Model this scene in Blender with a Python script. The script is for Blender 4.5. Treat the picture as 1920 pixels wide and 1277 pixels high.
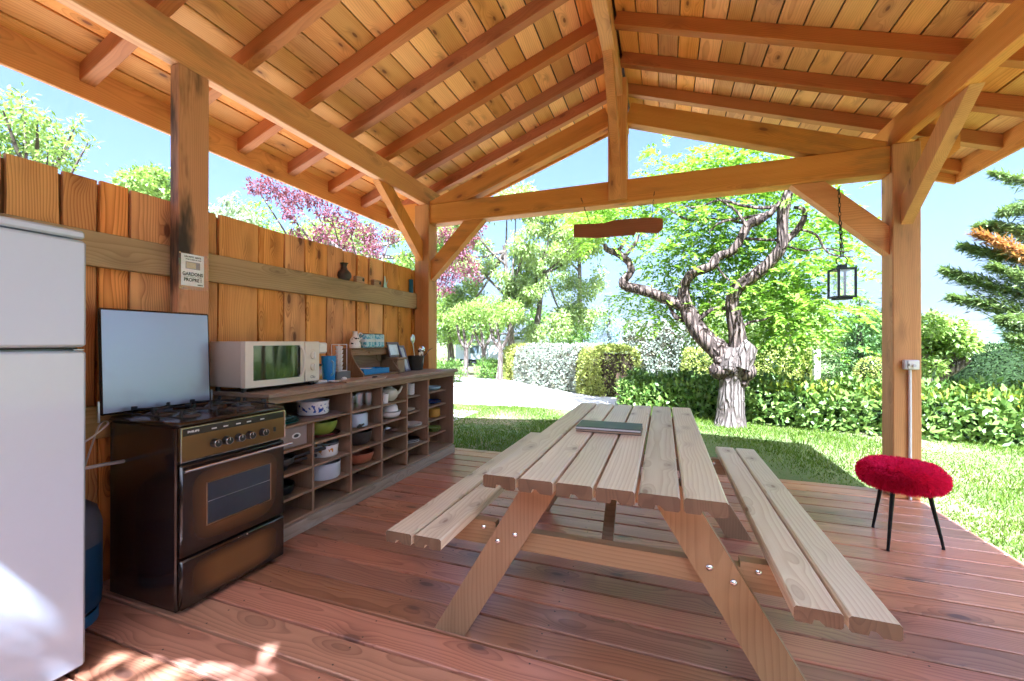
import bpy, bmesh, math, random
import numpy as np
from mathutils import Vector, Matrix
random.seed(7); RNG = np.random.default_rng(11)
sc = bpy.context.scene
for o in list(bpy.data.objects): bpy.data.objects.remove(o)
COL = sc.collection
R = math.radians
# ------------------------------------------------------------------ camera
CAMZ = 1.22; YAW = R(19.962); PITCH = R(0.164); FPX = 782.52
cam = bpy.data.cameras.new('Camera'); camo = bpy.data.objects.new('Camera', cam); COL.objects.link(camo)
cam.sensor_width = 36; cam.lens = FPX/1920*36; cam.clip_start = 0.02; cam.clip_end = 5000
camo.location = (0, 0, CAMZ); camo.rotation_euler = (R(90)+PITCH, 0, YAW)
sc.camera = camo
# ------------------------------------------------------------------ sky, sun, exposure
SUN = Vector((0.78, -1.63, 2.90)).normalized()
w = bpy.data.worlds.new('World'); sc.world = w; w.use_nodes = True
nt = w.node_tree; nt.nodes.clear()
sky = nt.nodes.new('ShaderNodeTexSky'); sky.sky_type = 'NISHITA'; sky.sun_disc = False
sky.sun_elevation = math.asin(SUN.z); sky.sun_rotation = math.atan2(SUN.x, SUN.y)
sky.air_density = 1.0; sky.dust_density = 6.8; sky.ozone_density = 0.3
bg = nt.nodes.new('ShaderNodeBackground'); bg.inputs[1].default_value = 0.05
wo = nt.nodes.new('ShaderNodeOutputWorld')
nt.links.new(sky.outputs[0], bg.inputs[0]); nt.links.new(bg.outputs[0], wo.inputs[0])
sl = bpy.data.lights.new('Sun', 'SUN'); sl.energy = 4.9; sl.angle = R(0.53); sl.color = (1, 0.96, 0.90)
slo = bpy.data.objects.new('Sun', sl); COL.objects.link(slo)
slo.rotation_euler = SUN.to_track_quat('Z', 'Y').to_euler(); slo.location = SUN*30
vs = sc.view_settings; vs.view_transform = 'Standard'; vs.look = 'None'; vs.gamma = 1; vs.exposure = 3.06
vs.use_curve_mapping = False
vs.use_white_balance = True; vs.white_balance_temperature = 5000; vs.white_balance_tint = 12   # the camera's daylight setting
cy = sc.cycles
cy.use_denoising = True; cy.max_bounces = 12; cy.diffuse_bounces = 6; cy.glossy_bounces = 4
cy.transmission_bounces = 8; cy.transparent_max_bounces = 12; cy.caustics_reflective = False; cy.caustics_refractive = False
cy.sample_clamp_indirect = 8; cy.use_adaptive_sampling = True; cy.adaptive_threshold = .025; cy.adaptive_min_samples = 16
try: cy.denoiser = 'OPENIMAGEDENOISE'
except Exception: pass
# measured camera rays: a photo pixel and a depth plane give a real point
_f = Vector((-math.sin(YAW)*math.cos(PITCH), math.cos(YAW)*math.cos(PITCH), math.sin(PITCH)))
_r = Vector((math.cos(YAW), math.sin(YAW), 0)); _u = _r.cross(_f)
def at(x, y, **k):
    (a, v), = k.items(); i = 'XYZ'.index(a)
    d = _f*FPX+_r*(x-960)-_u*(y-638.5); C = Vector((0, 0, CAMZ)); t = (v-C[i])/d[i]
    return C+d*t
# ------------------------------------------------------------------ geometry helpers
WPOS = {}
def empty(name, loc, label, cat, group=None):
    o = bpy.data.objects.new(name, None); COL.objects.link(o); o.location = loc; o.empty_display_size = .1
    WPOS[o.name] = Vector(loc); tag(o, label, cat, group); return o
def tag(o, label=None, cat=None, group=None, kind=None):
    if label: o['label'] = label
    if cat: o['category'] = cat
    if group: o['group'] = group
    if kind: o['kind'] = kind
    return o
def merge(*gs):
    V = []; F = []
    for g in gs:
        n = len(V); V += list(g[0]); F += [tuple(i+n for i in f) for f in g[1]]
    return V, F
def P(name, geo, mat, parent=None, smooth=False, rot=None, loc=None, center=True):
    V, F = geo
    A = np.array([tuple(v) for v in V], float)
    if loc is None:
        c = (A.min(0)+A.max(0))/2 if center else np.zeros(3)
        A = A-c; loc = Vector(c)
    me = bpy.data.meshes.new(name); me.from_pydata(A.tolist(), [], F); me.update()
    if smooth:
        me.polygons.foreach_set('use_smooth', np.ones(len(me.polygons), bool))
        try: me.set_sharp_from_angle(angle=R(smooth if smooth > 1 else 40))
        except Exception: pass
    if mat:
        for m in (mat if isinstance(mat, (list, tuple)) else [mat]): me.materials.append(m)
    o = bpy.data.objects.new(name, me); COL.objects.link(o)
    if parent is not None:
        o.parent = parent; o.location = Vector(loc)-WPOS[parent.name]
    else: o.location = loc
    WPOS[o.name] = Vector(loc)
    if rot: o.rotation_euler = rot
    return o
def child_copy(o, parent, loc=None, rot=None):
    c = o.copy(); COL.objects.link(c); c.parent = parent
    if loc is not None: c.location = Vector(loc)-(WPOS[parent.name] if parent else Vector())
    if rot: c.rotation_euler = rot
    WPOS[c.name] = Vector(loc) if loc is not None else WPOS.get(o.name, Vector())
    return c
def copy_tree(o, loc=None, rotz=None, parent=None, label=None, scale=None):
    c = o.copy(); COL.objects.link(c); c.parent = parent
    if loc is not None: c.location = loc; WPOS[c.name] = Vector(loc)
    if rotz is not None: c.rotation_euler[2] = rotz
    if label: c['label'] = label
    if scale: c.scale = scale
    for ch in [x for x in bpy.data.objects if x.parent == o]: copy_tree(ch, parent=c)
    return c
def gbox(x0, x1, y0, y1, z0, z1, b=0.003):
    c = ((x0+x1)/2, (y0+y1)/2, (z0+z1)/2); h = ((x1-x0)/2, (y1-y0)/2, (z1-z0)/2)
    b = min(b, min(h)*.8)
    V = []; idx = {}
    for sx in (-1, 1):
        for sy in (-1, 1):
            for sz in (-1, 1):
                s = (sx, sy, sz)
                for a in range(3):
                    idx[s+(a,)] = len(V)
                    V.append(tuple(c[k]+s[k]*(h[k] if k == a else h[k]-b) for k in range(3)))
    F = []
    for a in range(3):
        p, q = (a+1) % 3, (a+2) % 3
        for sg in (-1, 1):
            f = []
            for sp, sq in ((-1, -1), (1, -1), (1, 1), (-1, 1)):
                s = [0]*3; s[a] = sg; s[p] = sp; s[q] = sq; f.append(idx[tuple(s)+(a,)])
            F.append(tuple(f if sg > 0 else f[::-1]))
        for sp in (-1, 1):          # edges along axis a
            for sq in (-1, 1):
                s0 = [0]*3; s0[a] = -1; s0[p] = sp; s0[q] = sq; s1 = list(s0); s1[a] = 1
                f = [idx[tuple(s0)+(p,)], idx[tuple(s1)+(p,)], idx[tuple(s1)+(q,)], idx[tuple(s0)+(q,)]]
                F.append(tuple(f if sp*sq < 0 else f[::-1]))
    for sx in (-1, 1):
        for sy in (-1, 1):
            for sz in (-1, 1):
                f = [idx[(sx, sy, sz, a)] for a in range(3)]
                F.append(tuple(f if sx*sy*sz > 0 else f[::-1]))
    return V, F
def gprism(poly, axis, a0, a1):
    """poly in the two other axes (order X,Y,Z without axis)"""
    n = len(poly); V = []
    for a in (a0, a1):
        for p in poly:
            v = list(p); v.insert('XYZ'.index(axis), a); V.append(tuple(v))
    F = [tuple(range(n))[::-1], tuple(range(n, 2*n))]
    for i in range(n): j = (i+1) % n; F.append((i, j, n+j, n+i))
    g = (V, F)
    bm = bmesh.new(); vs_ = [bm.verts.new(v) for v in V]
    for f in F: bm.faces.new([vs_[i] for i in f])
    bmesh.ops.recalc_face_normals(bm, faces=bm.faces); bm.verts.index_update()
    F = [tuple(v.index for v in f.verts) for f in bm.faces]; bm.free()
    return V, F
def glathe(prof, n=20, c=(0, 0, 0), axis='Z', closed=False):
    V = []; F = []; m = len(prof)
    for i in range(n):
        t = 2*math.pi*i/n
        for r, z in prof:
            p = (r*math.cos(t), r*math.sin(t), z)
            if axis == 'X': p = (p[2], p[0], p[1])
            elif axis == 'Y': p = (p[1], p[2], p[0])
            V.append((p[0]+c[0], p[1]+c[1], p[2]+c[2]))
    for i in range(n):
        j = (i+1) % n
        for k in range(m-1 if not closed else m):
            l = (k+1) % m
            F.append((i*m+k, j*m+k, j*m+l, i*m+l))
    if not closed:
        if prof[0][0] > 1e-6: F.append(tuple(i*m for i in range(n))[::-1])
        if prof[-1][0] > 1e-6: F.append(tuple(i*m+m-1 for i in range(n)))
    return V, F
def gtube(pts, rad, n=8, cap=True):
    pts = [Vector(p) for p in pts]; m = len(pts)
    if not hasattr(rad, '__len__'): rad = [rad]*m
    V = []; F = []; up = None
    for i, p in enumerate(pts):
        d = (pts[min(i+1, m-1)]-pts[max(i-1, 0)]).normalized()
        if up is None:
            up = Vector((0, 0, 1)) if abs(d.z) < .9 else Vector((1, 0, 0))
        a = (up-d*up.dot(d)).normalized(); up = a; b = d.cross(a)
        for k in range(n):
            t = 2*math.pi*k/n; V.append(tuple(p+(a*math.cos(t)+b*math.sin(t))*rad[i]))
    for i in range(m-1):
        for k in range(n):
            l = (k+1) % n; F.append((i*n+k, i*n+l, (i+1)*n+l, (i+1)*n+k))
    if cap: F.append(tuple(range(n))[::-1]); F.append(tuple((m-1)*n+k for k in range(n)))
    return V, F
def smoothpts(pts, k=3):
    """Catmull-Rom through (x,y,z,r) tuples"""
    p = [np.array(q, float) for q in pts]; p = [2*p[0]-p[1]]+p+[2*p[-1]-p[-2]]; out = []
    for i in range(1, len(p)-2):
        for j in range(k):
            t = j/k
            out.append(.5*((2*p[i])+(-p[i-1]+p[i+1])*t+(2*p[i-1]-5*p[i]+4*p[i+1]-p[i+2])*t*t+(-p[i-1]+3*p[i]-3*p[i+1]+p[i+2])*t**3))
    out.append(p[-2]); return out
def gtorus(c, r, rr, axis='Z', n=16, m=6, stretch=(1, 1, 1)):
    prof = [(r+rr*math.cos(2*math.pi*k/m), rr*math.sin(2*math.pi*k/m)) for k in range(m)]
    V, F = glathe(prof, n, (0, 0, 0), axis, closed=True)
    return [(c[0]+v[0]*stretch[0], c[1]+v[1]*stretch[1], c[2]+v[2]*stretch[2]) for v in V], F
def gellip(c, r, n=16, m=10):
    V, F = glathe([(max(1e-7, math.sin(math.pi*k/m)), -math.cos(math.pi*k/m)) for k in range(m+1)], n)
    return [(c[0]+v[0]*r[0], c[1]+v[1]*r[1], c[2]+v[2]*r[2]) for v in V], F
def xf(geo, M):
    return [tuple(M @ Vector(v)) for v in geo[0]], geo[1]
# ------------------------------------------------------------------ materials
class Mt:
    def __init__(s, name):
        s.m = bpy.data.materials.new(name); s.m.use_nodes = True; s.t = s.m.node_tree
        s.b = s.t.nodes['Principled BSDF']; s.out = s.t.nodes['Material Output']
    def n(s, typ, **k):
        nd = s.t.nodes.new(typ)
        for a, v in k.items():
            if a.startswith('i_'):
                key = a[2:]; key = int(key) if key.isdigit() else key
                s.put(nd.inputs[key], v)
            else: setattr(nd, a, v)
        return nd
    def put(s, inp, v):
        if hasattr(v, 'is_output') or isinstance(v, bpy.types.NodeSocket): s.t.links.new(v, inp)
        else: inp.default_value = v
    def math(s, op, a, b=0.0, c=0.0, clamp=False):
        nd = s.n('ShaderNodeMath', operation=op); nd.use_clamp = clamp
        s.put(nd.inputs[0], a); s.put(nd.inputs[1], b)
        if op in ('MULTIPLY_ADD', 'SMOOTH_MIN'): s.put(nd.inputs[2], c)
        return nd.outputs[0]
    def comb(s, x, y, z):
        nd = s.n('ShaderNodeCombineXYZ'); s.put(nd.inputs[0], x); s.put(nd.inputs[1], y); s.put(nd.inputs[2], z); return nd.outputs[0]
    def noise(s, vec, scale=1.0, detail=3.0, rough=.5, out=0):
        nd = s.n('ShaderNodeTexNoise'); s.put(nd.inputs['Vector'], vec); nd.inputs['Scale'].default_value = scale
        nd.inputs['Detail'].default_value = detail; nd.inputs['Roughness'].default_value = rough; return nd.outputs[out]
    def mix(s, f, a, b, typ='MIX'):
        nd = s.n('ShaderNodeMix', data_type='RGBA', blend_type=typ); s.put(nd.inputs[0], f)
        for inp, v in ((nd.inputs[6], a), (nd.inputs[7], b)):
            s.put(inp, v if hasattr(v, 'is_output') else (*v[:3], 1))
        return nd.outputs[2]
    def ramp(s, f, lo, hi):
        nd = s.n('ShaderNodeMapRange', interpolation_type='SMOOTHSTEP'); s.put(nd.inputs[0], f)
        nd.inputs[1].default_value = lo; nd.inputs[2].default_value = hi; return nd.outputs[0]
    def bump(s, h, strength=.3, dist=.002):
        nd = s.n('ShaderNodeBump'); s.put(nd.inputs['Height'], h); nd.inputs['Strength'].default_value = strength
        nd.inputs['Distance'].default_value = dist; s.t.links.new(nd.outputs[0], s.b.inputs['Normal'])
    def coords(s):
        return s.n('ShaderNodeTexCoord').outputs['Object']
    def rnd(s):
        return s.n('ShaderNodeObjectInfo').outputs['Random']
_wood = {}
def wood(name, axis, c1, c2, knot=(.16, .06, .025), kn=.11, rough=.55, sp=.013, var=.25, stain=0., staincol=(.10, .08, .06), bump=.25, spec=.35, ringmix=.75, kf=1.):
    key = name+'_'+axis
    if key in _wood: return _wood[key]
    s = Mt(key); sep = s.n('ShaderNodeSeparateXYZ'); s.put(sep.inputs[0], s.coords()); c = sep.outputs
    i = 'XYZ'.index(axis); u, v, q = c[i], c[(i+1) % 3], c[(i+2) % 3]; rn = s.rnd()
    r2 = s.math('FRACT', s.math('MULTIPLY', rn, 7.31)); r3 = s.math('FRACT', s.math('MULTIPLY', rn, 23.17)); r4 = s.math('FRACT', s.math('MULTIPLY', rn, 51.7))
    u = s.math('ADD', u, s.math('MULTIPLY', rn, 57.0))
    lown = s.noise(s.comb(s.math('MULTIPLY', u, 1.3), s.math('MULTIPLY', v, 4.), s.math('MULTIPLY', q, 4.)), 1, 2)
    lown = s.math('SUBTRACT', lown, .5)
    v2 = s.math('ADD', v, s.math('MULTIPLY', s.math('SUBTRACT', r2, .5), .14)); q2 = s.math('ADD', q, s.math('MULTIPLY_ADD', r3, .10, .02))
    vor = s.n('ShaderNodeTexVoronoi'); vor.inputs['Scale'].default_value = 1.0
    s.put(vor.inputs['Vector'], s.comb(s.math('MULTIPLY', u, 2.4*kf), s.math('MULTIPLY_ADD', v, 6.0*kf, s.math('MULTIPLY', r4, 40.)), s.math('MULTIPLY', q, 6.0*kf)))
    kd = vor.outputs['Distance']
    r = s.math('SQRT', s.math('ADD', s.math('MULTIPLY', v2, v2), s.math('MULTIPLY', q2, q2)))
    r = s.math('ADD', r, s.math('MULTIPLY', lown, .075))
    r = s.math('SUBTRACT', r, s.math('MULTIPLY', s.math('SUBTRACT', 1.0, s.ramp(kd, 0., .42)), .035))
    fr = s.math('FRACT', s.math('MULTIPLY', r, 1/sp))
    ring = s.math('POWER', fr, 2.2)
    ring = s.math('MULTIPLY', ring, s.math('SUBTRACT', 1, s.ramp(fr, .9, 1.0)))
    fine = s.noise(s.comb(s.math('MULTIPLY', u, 6.), s.math('MULTIPLY', v, 260.), s.math('MULTIPLY', q, 260.)), 1, 2)
    broad = s.noise(s.comb(s.math('MULTIPLY', u, .8), s.math('MULTIPLY', v, 14.), s.math('MULTIPLY', q, 14.)), 1, 3)
    f = s.math('ADD', s.math('MULTIPLY', ring, ringmix), s.math('MULTIPLY', s.math('SUBTRACT', broad, .42), .9))
    f = s.math('ADD', f, s.math('MULTIPLY', s.math('SUBTRACT', fine, .5), .35), clamp=True)
    col = s.mix(f, c1, c2)
    if knot:
        km = s.math('SUBTRACT', 1, s.ramp(kd, kn*.55, kn))
        halo = s.math('MULTIPLY', s.math('SUBTRACT', 1, s.ramp(kd, kn*.8, kn*3.0)), .35)
        col = s.mix(halo, col, tuple(x*.6+y*.2 for x, y in zip(knot, c2)))
        col = s.mix(s.math('MULTIPLY', km, .85), col, knot)
    if stain:
        sn = s.noise(s.comb(s.math('MULTIPLY', u, 1.1), s.math('MULTIPLY', v, 5.), s.math('MULTIPLY', q, 5.)), 1, 4, .65)
        col = s.mix(s.math('MULTIPLY', s.ramp(sn, .52, .72), stain), col, staincol)
    val = s.math('ADD', 1-var*.5, s.math('MULTIPLY', r4, var))
    hsv = s.n('ShaderNodeHueSaturation'); s.put(hsv.inputs['Color'], col); s.put(hsv.inputs['Value'], val)
    s.put(hsv.inputs['Saturation'], s.math('ADD', .92, s.math('MULTIPLY', r2, .16))); s.put(hsv.inputs['Hue'], s.math('ADD', .494, s.math('MULTIPLY', r3, .012)))
    s.put(s.b.inputs['Base Color'], hsv.outputs[0])
    s.put(s.b.inputs['Roughness'], s.math('ADD', rough-.08, s.math('MULTIPLY', broad, .2)))
    s.b.inputs['Specular IOR Level'].default_value = spec
    s.bump(s.math('ADD', s.math('MULTIPLY', fine, .6), s.math('MULTIPLY', ring, -.5)), bump, .0012)
    _wood[key] = s.m; return s.m
def plain(name, col, rough=.5, metal=0., var=.06, scale=30., bump=0., coat=0., spec=.5, trans=0., col2=None, dirt=0., aniso=None, emit=None, alpha=None, ior=1.45):
    s = Mt(name); vec = s.coords(); nz = s.noise(vec, scale, 4)
    c2 = col2 or tuple(x*(1-var*2) for x in col)
    c = s.mix(nz, tuple(min(1, x*(1+var)) for x in col), c2)
    if dirt:
        dn = s.noise(vec, 7., 5, .65); c = s.mix(s.math('MULTIPLY', s.ramp(dn, .5, .75), dirt), c, (.07, .05, .035))
    s.put(s.b.inputs['Base Color'], c); s.b.inputs['Metallic'].default_value = metal
    s.put(s.b.inputs['Roughness'], s.math('ADD', rough-.05, s.math('MULTIPLY', s.noise(vec, scale*.4, 3), .1), clamp=True))
    s.b.inputs['Coat Weight'].default_value = coat; s.b.inputs['Coat Roughness'].default_value = .08
    s.b.inputs['Specular IOR Level'].default_value = spec; s.b.inputs['Transmission Weight'].default_value = trans
    s.b.inputs['IOR'].default_value = ior
    if bump: s.bump(s.noise(vec, scale*4, 3), bump, .002)
    return s.m
def glass(name, col=(1, 1, 1), rough=.02, alpha=.12):
    """thin clear pane: mostly see-through with a sheen"""
    s = Mt(name); tr = s.n('ShaderNodeBsdfTransparent'); tr.inputs[0].default_value = (*col, 1)
    gl = s.n('ShaderNodeBsdfGlossy'); gl.inputs['Roughness'].default_value = rough
    lw = s.n('ShaderNodeFresnel'); lw.inputs[0].default_value = 1.45
    mx = s.n('ShaderNodeMixShader'); mx.inputs[0].default_value = alpha
    s.t.links.new(tr.outputs[0], mx.inputs[1]); s.t.links.new(gl.outputs[0], mx.inputs[2]); s.t.links.new(mx.outputs[0], s.out.inputs[0])
    return s.m
def leafmat(name, a, b, trans=.35, rough=.45, spec=.4, patch=None, pscale=1.2):
    s = Mt(name); g = s.n('ShaderNodeNewGeometry'); f = g.outputs['Random Per Island']
    col = s.mix(f, a, b)
    if patch:
        pn = s.noise(s.coords(), pscale, 3); col = s.mix(s.ramp(pn, .5, .62), col, patch)
    s.put(s.b.inputs['Base Color'], col); s.b.inputs['Roughness'].default_value = rough; s.b.inputs['Specular IOR Level'].default_value = spec
    tl = s.n('ShaderNodeBsdfTranslucent'); s.put(tl.inputs[0], s.mix(.6, col, (a[0]*1.5, a[1]*1.35, a[2]*.5)))
    mx = s.n('ShaderNodeMixShader'); mx.inputs[0].default_value = trans
    s.t.links.new(s.b.outputs[0], mx.inputs[1]); s.t.links.new(tl.outputs[0], mx.inputs[2]); s.t.links.new(mx.outputs[0], s.out.inputs[0])
    return s.m
def bark(name, a, b, scale=9., bump=.9):
    s = Mt(name); mp = s.n('ShaderNodeMapping'); s.put(mp.inputs[0], s.coords()); mp.inputs['Scale'].default_value = (1, 1, .14)
    n1 = s.noise(mp.outputs[0], scale*1.6, 6, .65); vo = s.n('ShaderNodeTexVoronoi', feature='DISTANCE_TO_EDGE'); s.put(vo.inputs[0], mp.outputs[0]); vo.inputs['Scale'].default_value = scale*1.3
    h = s.math('MULTIPLY', s.ramp(vo.outputs[0], 0, .25), s.math('ADD', n1, .3))
    s.put(s.b.inputs['Base Color'], s.mix(s.ramp(h, .1, .8), b, a)); s.b.inputs['Roughness'].default_value = .9; s.b.inputs['Specular IOR Level'].default_value = .15
    s.bump(h, bump, .03); return s.m
# woods
ROOF = dict(kf=1.3, kn=.10, c1=(.84, .44, .12), c2=(.50, .19, .034), knot=(.17, .055, .02), rough=.6, sp=.013, var=.5, ringmix=.55)
BEAM = dict(c1=(.72, .345, .085), c2=(.44, .16, .028), knot=(.22, .08, .03), rough=.6, sp=.011, var=.2, stain=.5, staincol=(.20, .13, .05), ringmix=.5)
FENCE = dict(c1=(.80, .38, .10), c2=(.42, .13, .025), knot=(.12, .03, .01), kn=.17, kf=1.35, rough=.6, sp=.0105, var=.46, ringmix=.95)
DECK = dict(c1=(.44, .21, .125), c2=(.21, .08, .045), knot=(.11, .055, .04), kn=.13, rough=.3, sp=.012, var=.5, ringmix=.75, spec=.5)
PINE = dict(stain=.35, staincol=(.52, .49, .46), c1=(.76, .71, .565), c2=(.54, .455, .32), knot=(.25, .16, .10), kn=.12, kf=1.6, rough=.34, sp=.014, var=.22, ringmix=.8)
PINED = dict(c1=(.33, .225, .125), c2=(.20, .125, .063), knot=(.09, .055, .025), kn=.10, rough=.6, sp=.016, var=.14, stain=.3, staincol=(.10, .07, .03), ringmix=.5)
OAK = dict(c1=(.30, .195, .12), c2=(.19, .112, .066), knot=(.08, .045, .03), rough=.55, sp=.012, var=.2, stain=.3, staincol=(.10, .07, .05))
GREYW = dict(c1=(.33, .27, .21), c2=(.20, .15, .11), knot=None, rough=.7, sp=.011, var=.1, stain=.5, staincol=(.42, .38, .33))
RAILW = dict(c1=(.43, .30, .13), c2=(.27, .17, .065), knot=(.13, .07, .03), rough=.65, sp=.014, var=.1, stain=.5, staincol=(.17, .13, .06))
def W(d, name, axis): return wood(name, axis, **d)
CHROME = plain('chrome', (.75, .76, .78), .18, 1.0, .02)
STEEL = plain('brushed_steel', (.62, .62, .62), .3, 1.0, .05)
BLACKM = plain('black_metal', (.02, .02, .022), .35, .6, .05)
BLACKP = plain('black_plastic', (.018, .018, .018), .4, 0, .05)
WHITEE_SHADE = plain('white_enamel_shaded', (.52, .60, .70), .22, 0, .01, coat=.4)  # white enamel with the blue of its sky-lit shade put into the colour
WHITEP = plain('white_plastic', (.78, .78, .75), .35, 0, .02)
CREAMP = plain('cream_plastic', (.72, .68, .58), .38, 0, .03)
CERAM = plain('white_ceramic', (.80, .79, .76), .2, 0, .02, coat=.3)
GLASS = glass('clear_glass'); PAPER = plain('paper', (.82, .82, .83), .7, 0, .02)
INK = plain('ink', (.015, .015, .016), .6)
TWIG = plain('twig_bark', (.20, .15, .11), .9, 0, .2, 12)

def text_geo(txt, size, font_scale_x=1.0, align='CENTER', extrude=.0004, bold=0.0):
    cu = bpy.data.curves.new('t', 'FONT'); cu.body = txt; cu.size = size; cu.align_x = align; cu.align_y = 'CENTER'; cu.extrude = extrude; cu.offset = bold
    cu.resolution_u = 3
    o = bpy.data.objects.new('t', cu); COL.objects.link(o)
    dg = bpy.context.evaluated_depsgraph_get(); me = bpy.data.meshes.new_from_object(o.evaluated_get(dg))
    V = [(v.co.x*font_scale_x, v.co.y, v.co.z) for v in me.vertices]; F = [tuple(p.vertices) for p in me.polygons]
    bpy.data.objects.remove(o); bpy.data.curves.remove(cu); bpy.data.meshes.remove(me)
    return V, F
# text lying on a wall that faces +X : reading direction +Y, up +Z
def on_xwall(geo, x, y, z): return [(x+v[2], y+v[0], z+v[1]) for v in geo[0]], geo[1]
# ================================================================== SETTING
GZ = -0.15
def ground_mat():
    s = Mt('lawn_soil'); v = s.coords(); a = s.noise(v, .55, 5, .6); b = s.noise(v, 14., 4, .6); c = s.noise(v, 90., 3)
    g = s.mix(b, (.08, .13, .03), (.14, .18, .05)); g = s.mix(s.ramp(c, .35, .75), g, (.16, .16, .075))
    dry = s.math('MULTIPLY', s.ramp(a, .50, .62), s.ramp(b, .3, .6))
    s.put(s.b.inputs['Base Color'], s.mix(dry, g, (.26, .205, .115))); s.b.inputs['Roughness'].default_value = .95; s.b.inputs['Specular IOR Level'].default_value = .1
    s.bump(s.math('ADD', b, c), .6, .02); return s.m
def hgt(x, y): return 0.0
tag(P('lawn', ([(-900, -900, GZ), (900, -900, GZ), (900, 900, GZ), (-900, 900, GZ)], [(0, 1, 2, 3)]), ground_mat(), center=False), kind='structure')
def path_mat():
    s = Mt('gravel'); v = s.coords(); a = s.noise(v, 60., 4); b = s.noise(v, 1.2, 4)
    c = s.mix(a, (.62, .57, .52), (.42, .38, .34)); c = s.mix(s.math('MULTIPLY', s.ramp(b, .5, .7), .4), c, (.50, .44, .36))
    s.put(s.b.inputs['Base Color'], c); s.b.inputs['Roughness'].default_value = .95; s.b.inputs['Specular IOR Level'].default_value = .1; s.bump(a, .8, .01); return s.m
near = [(-14, 7.3), (-9, 7.9), (-4.4, 8.23), (-1.6, 8.3), (-.4, 8.75)]
far = [(-.2, 9.4), (-.7, 10.2), (-2.4, 11.1), (-4.4, 13.4), (-5.6, 14.6), (-8.5, 14.0), (-14, 12.0)]
pp = [(x, y, GZ+.006) for x, y in near+far]
tag(P('gravel_path', (pp, [tuple(range(len(pp)))]), path_mat(), center=False), kind='structure')
tag(P('bounce_lane', ([(-7.2, -6, GZ+.0055), (-3.4, -6, GZ+.0055), (-3.4, 7.5, GZ+.0055), (-7.2, 7.5, GZ+.0055)], [(0, 1, 2, 3)]), bpy.data.materials['gravel'], center=False), kind='structure')  # added out of view to bounce sunlight up under the left eave
# far hill
hv = []; hf = []
for i in range(41):
    t = i/40; x = 150+t*900; y = 900-t*420
    h = 24+26*math.sin(math.pi*min(1, t*1.15))**1.0+5*math.sin(t*17)+3*math.sin(t*41)
    for k, (s_, z) in enumerate(((0, -3), (.35, h*.45), (.7, h*.85), (1, h), (1.5, h*.7))): hv.append((x+s_*160, y+s_*220, z+2*math.sin(i*1.7+k)))
for i in range(40):
    for k in range(4): a = i*5+k; hf.append((a, a+5, a+6, a+1))
tag(P('hill', (hv, hf), plain('wooded_hill', (.07, .11, .06), .95, 0, .3, .02, spec=.1), smooth=True, center=False), kind='structure')
# ------------------------------------------------------------------ deck
DX0, DX1, DY1 = -2.80, 1.86, 4.315
deck = P('deck', merge(gbox(DX1-.06, DX1-.012, -1.0, DY1-.02, GZ, -.03), gbox(DX0, DX1-.062, DY1-.07, DY1-.022, GZ, -.03),
                       *[gbox(x, x+.06, -1.0, DY1-.072, GZ, -.03) for x in (-2.6, -1.9, -1.2, -.5, .2, .9)]), W(DECK, 'deck_joist', 'Y'))
tag(deck, kind='structure')
y = 4.2085; edges = [DY1]
while y > -1.05: edges.append(y); y -= .1661
pl_mat = W(DECK, 'deck_plank', 'X'); screws = []
for i in range(len(edges)-1):
    y1, y0 = edges[i], edges[i+1]
    g = .0050+random.random()*.003; zt = random.uniform(-.0015, .001)
    if i < 2 or True:
        P('plank', gbox(DX0, DX1+random.uniform(-.004, .003), y0+g, y1-g, -.028+zt, zt, .004), pl_mat, deck)
    for x in (-2.57, -1.87, -1.17, -.47, .23, .93, 1.82):
        for yy in (y0+.035, y1-.035):
            if y1-y0 > .1: screws.append(glathe([(.004, 0), (.004, .0006)], 6, (x+random.uniform(-.012, .012), yy+random.uniform(-.006, .006), zt)))
tag(P('screw_heads', merge(*screws), plain('screw_head', (.09, .07, .06), .5, .3), deck), kind='stuff')
# ------------------------------------------------------------------ pavilion
pav = empty('timber_pavilion', (-.41, 1.7, 0), 'open larch timber pavilion with gabled board roof standing over the deck', 'pavilion')
XR, SL = -.41, .354; TH = math.atan(SL); CT = math.cos(TH)
def zb(x): return 3.732-SL*abs(x-XR)
RY0, RY1 = -.88, 4.872
bz, bx_, by = W(BEAM, 'beam', 'Z'), W(BEAM, 'beam', 'X'), W(BEAM, 'beam', 'Y')
pz = W({**BEAM, 'c1': (.62, .285, .08), 'c2': (.38, .14, .034)}, 'post_wood', 'Z')
P('post', gbox(1.684, 1.86, 4.08, 4.262, 0.001, 2.768, .006), pz, pav)
P('post', gbox(-2.66, -2.475, 4.08, 4.262, 0.001, 2.768, .006), pz, pav)
PST = dict(BEAM); PST['c1'] = (.50, .25, .09); PST['c2'] = (.31, .125, .04); PST['stain'] = 1.; PST['staincol'] = (.03, .02, .014)
tag(P('post', gbox(-2.597, -2.525, 1.54, 1.706, 0.001, 2.768, .004), W(PST, 'stained_post', 'Z'), pav), 'darker post with black water stains behind the cooker')
P('post', gbox(1.70, 1.772, 1.54, 1.706, 0.001, 2.768, .004), bz, pav)
P('wall_plate', gbox(-2.60, -2.52, RY0+.05, 4.80, 2.77, 2.984, .006), by, pav)
P('wall_plate', gbox(1.70, 1.78, RY0+.05, 4.80, 2.77, 2.984, .006), by, pav)
P('tie_beam', gbox(-2.474, 1.683, 4.10, 4.255, 2.547, 2.767, .006), bx_, pav)
for sx, X in ((1, 1.861), (-1, -2.661)):
    P('tie_end', gprism([(X, 2.55), (X+sx*.12, 2.56), (X+sx*.25, 2.685), (X+sx*.25, 2.805), (X, 2.805)], 'Y', 4.12, 4.24), bx_, pav)
P('king_post', gbox(-.50, -.325, 4.07, 4.258, 2.575, 3.73, .005), bz, pav)
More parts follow.
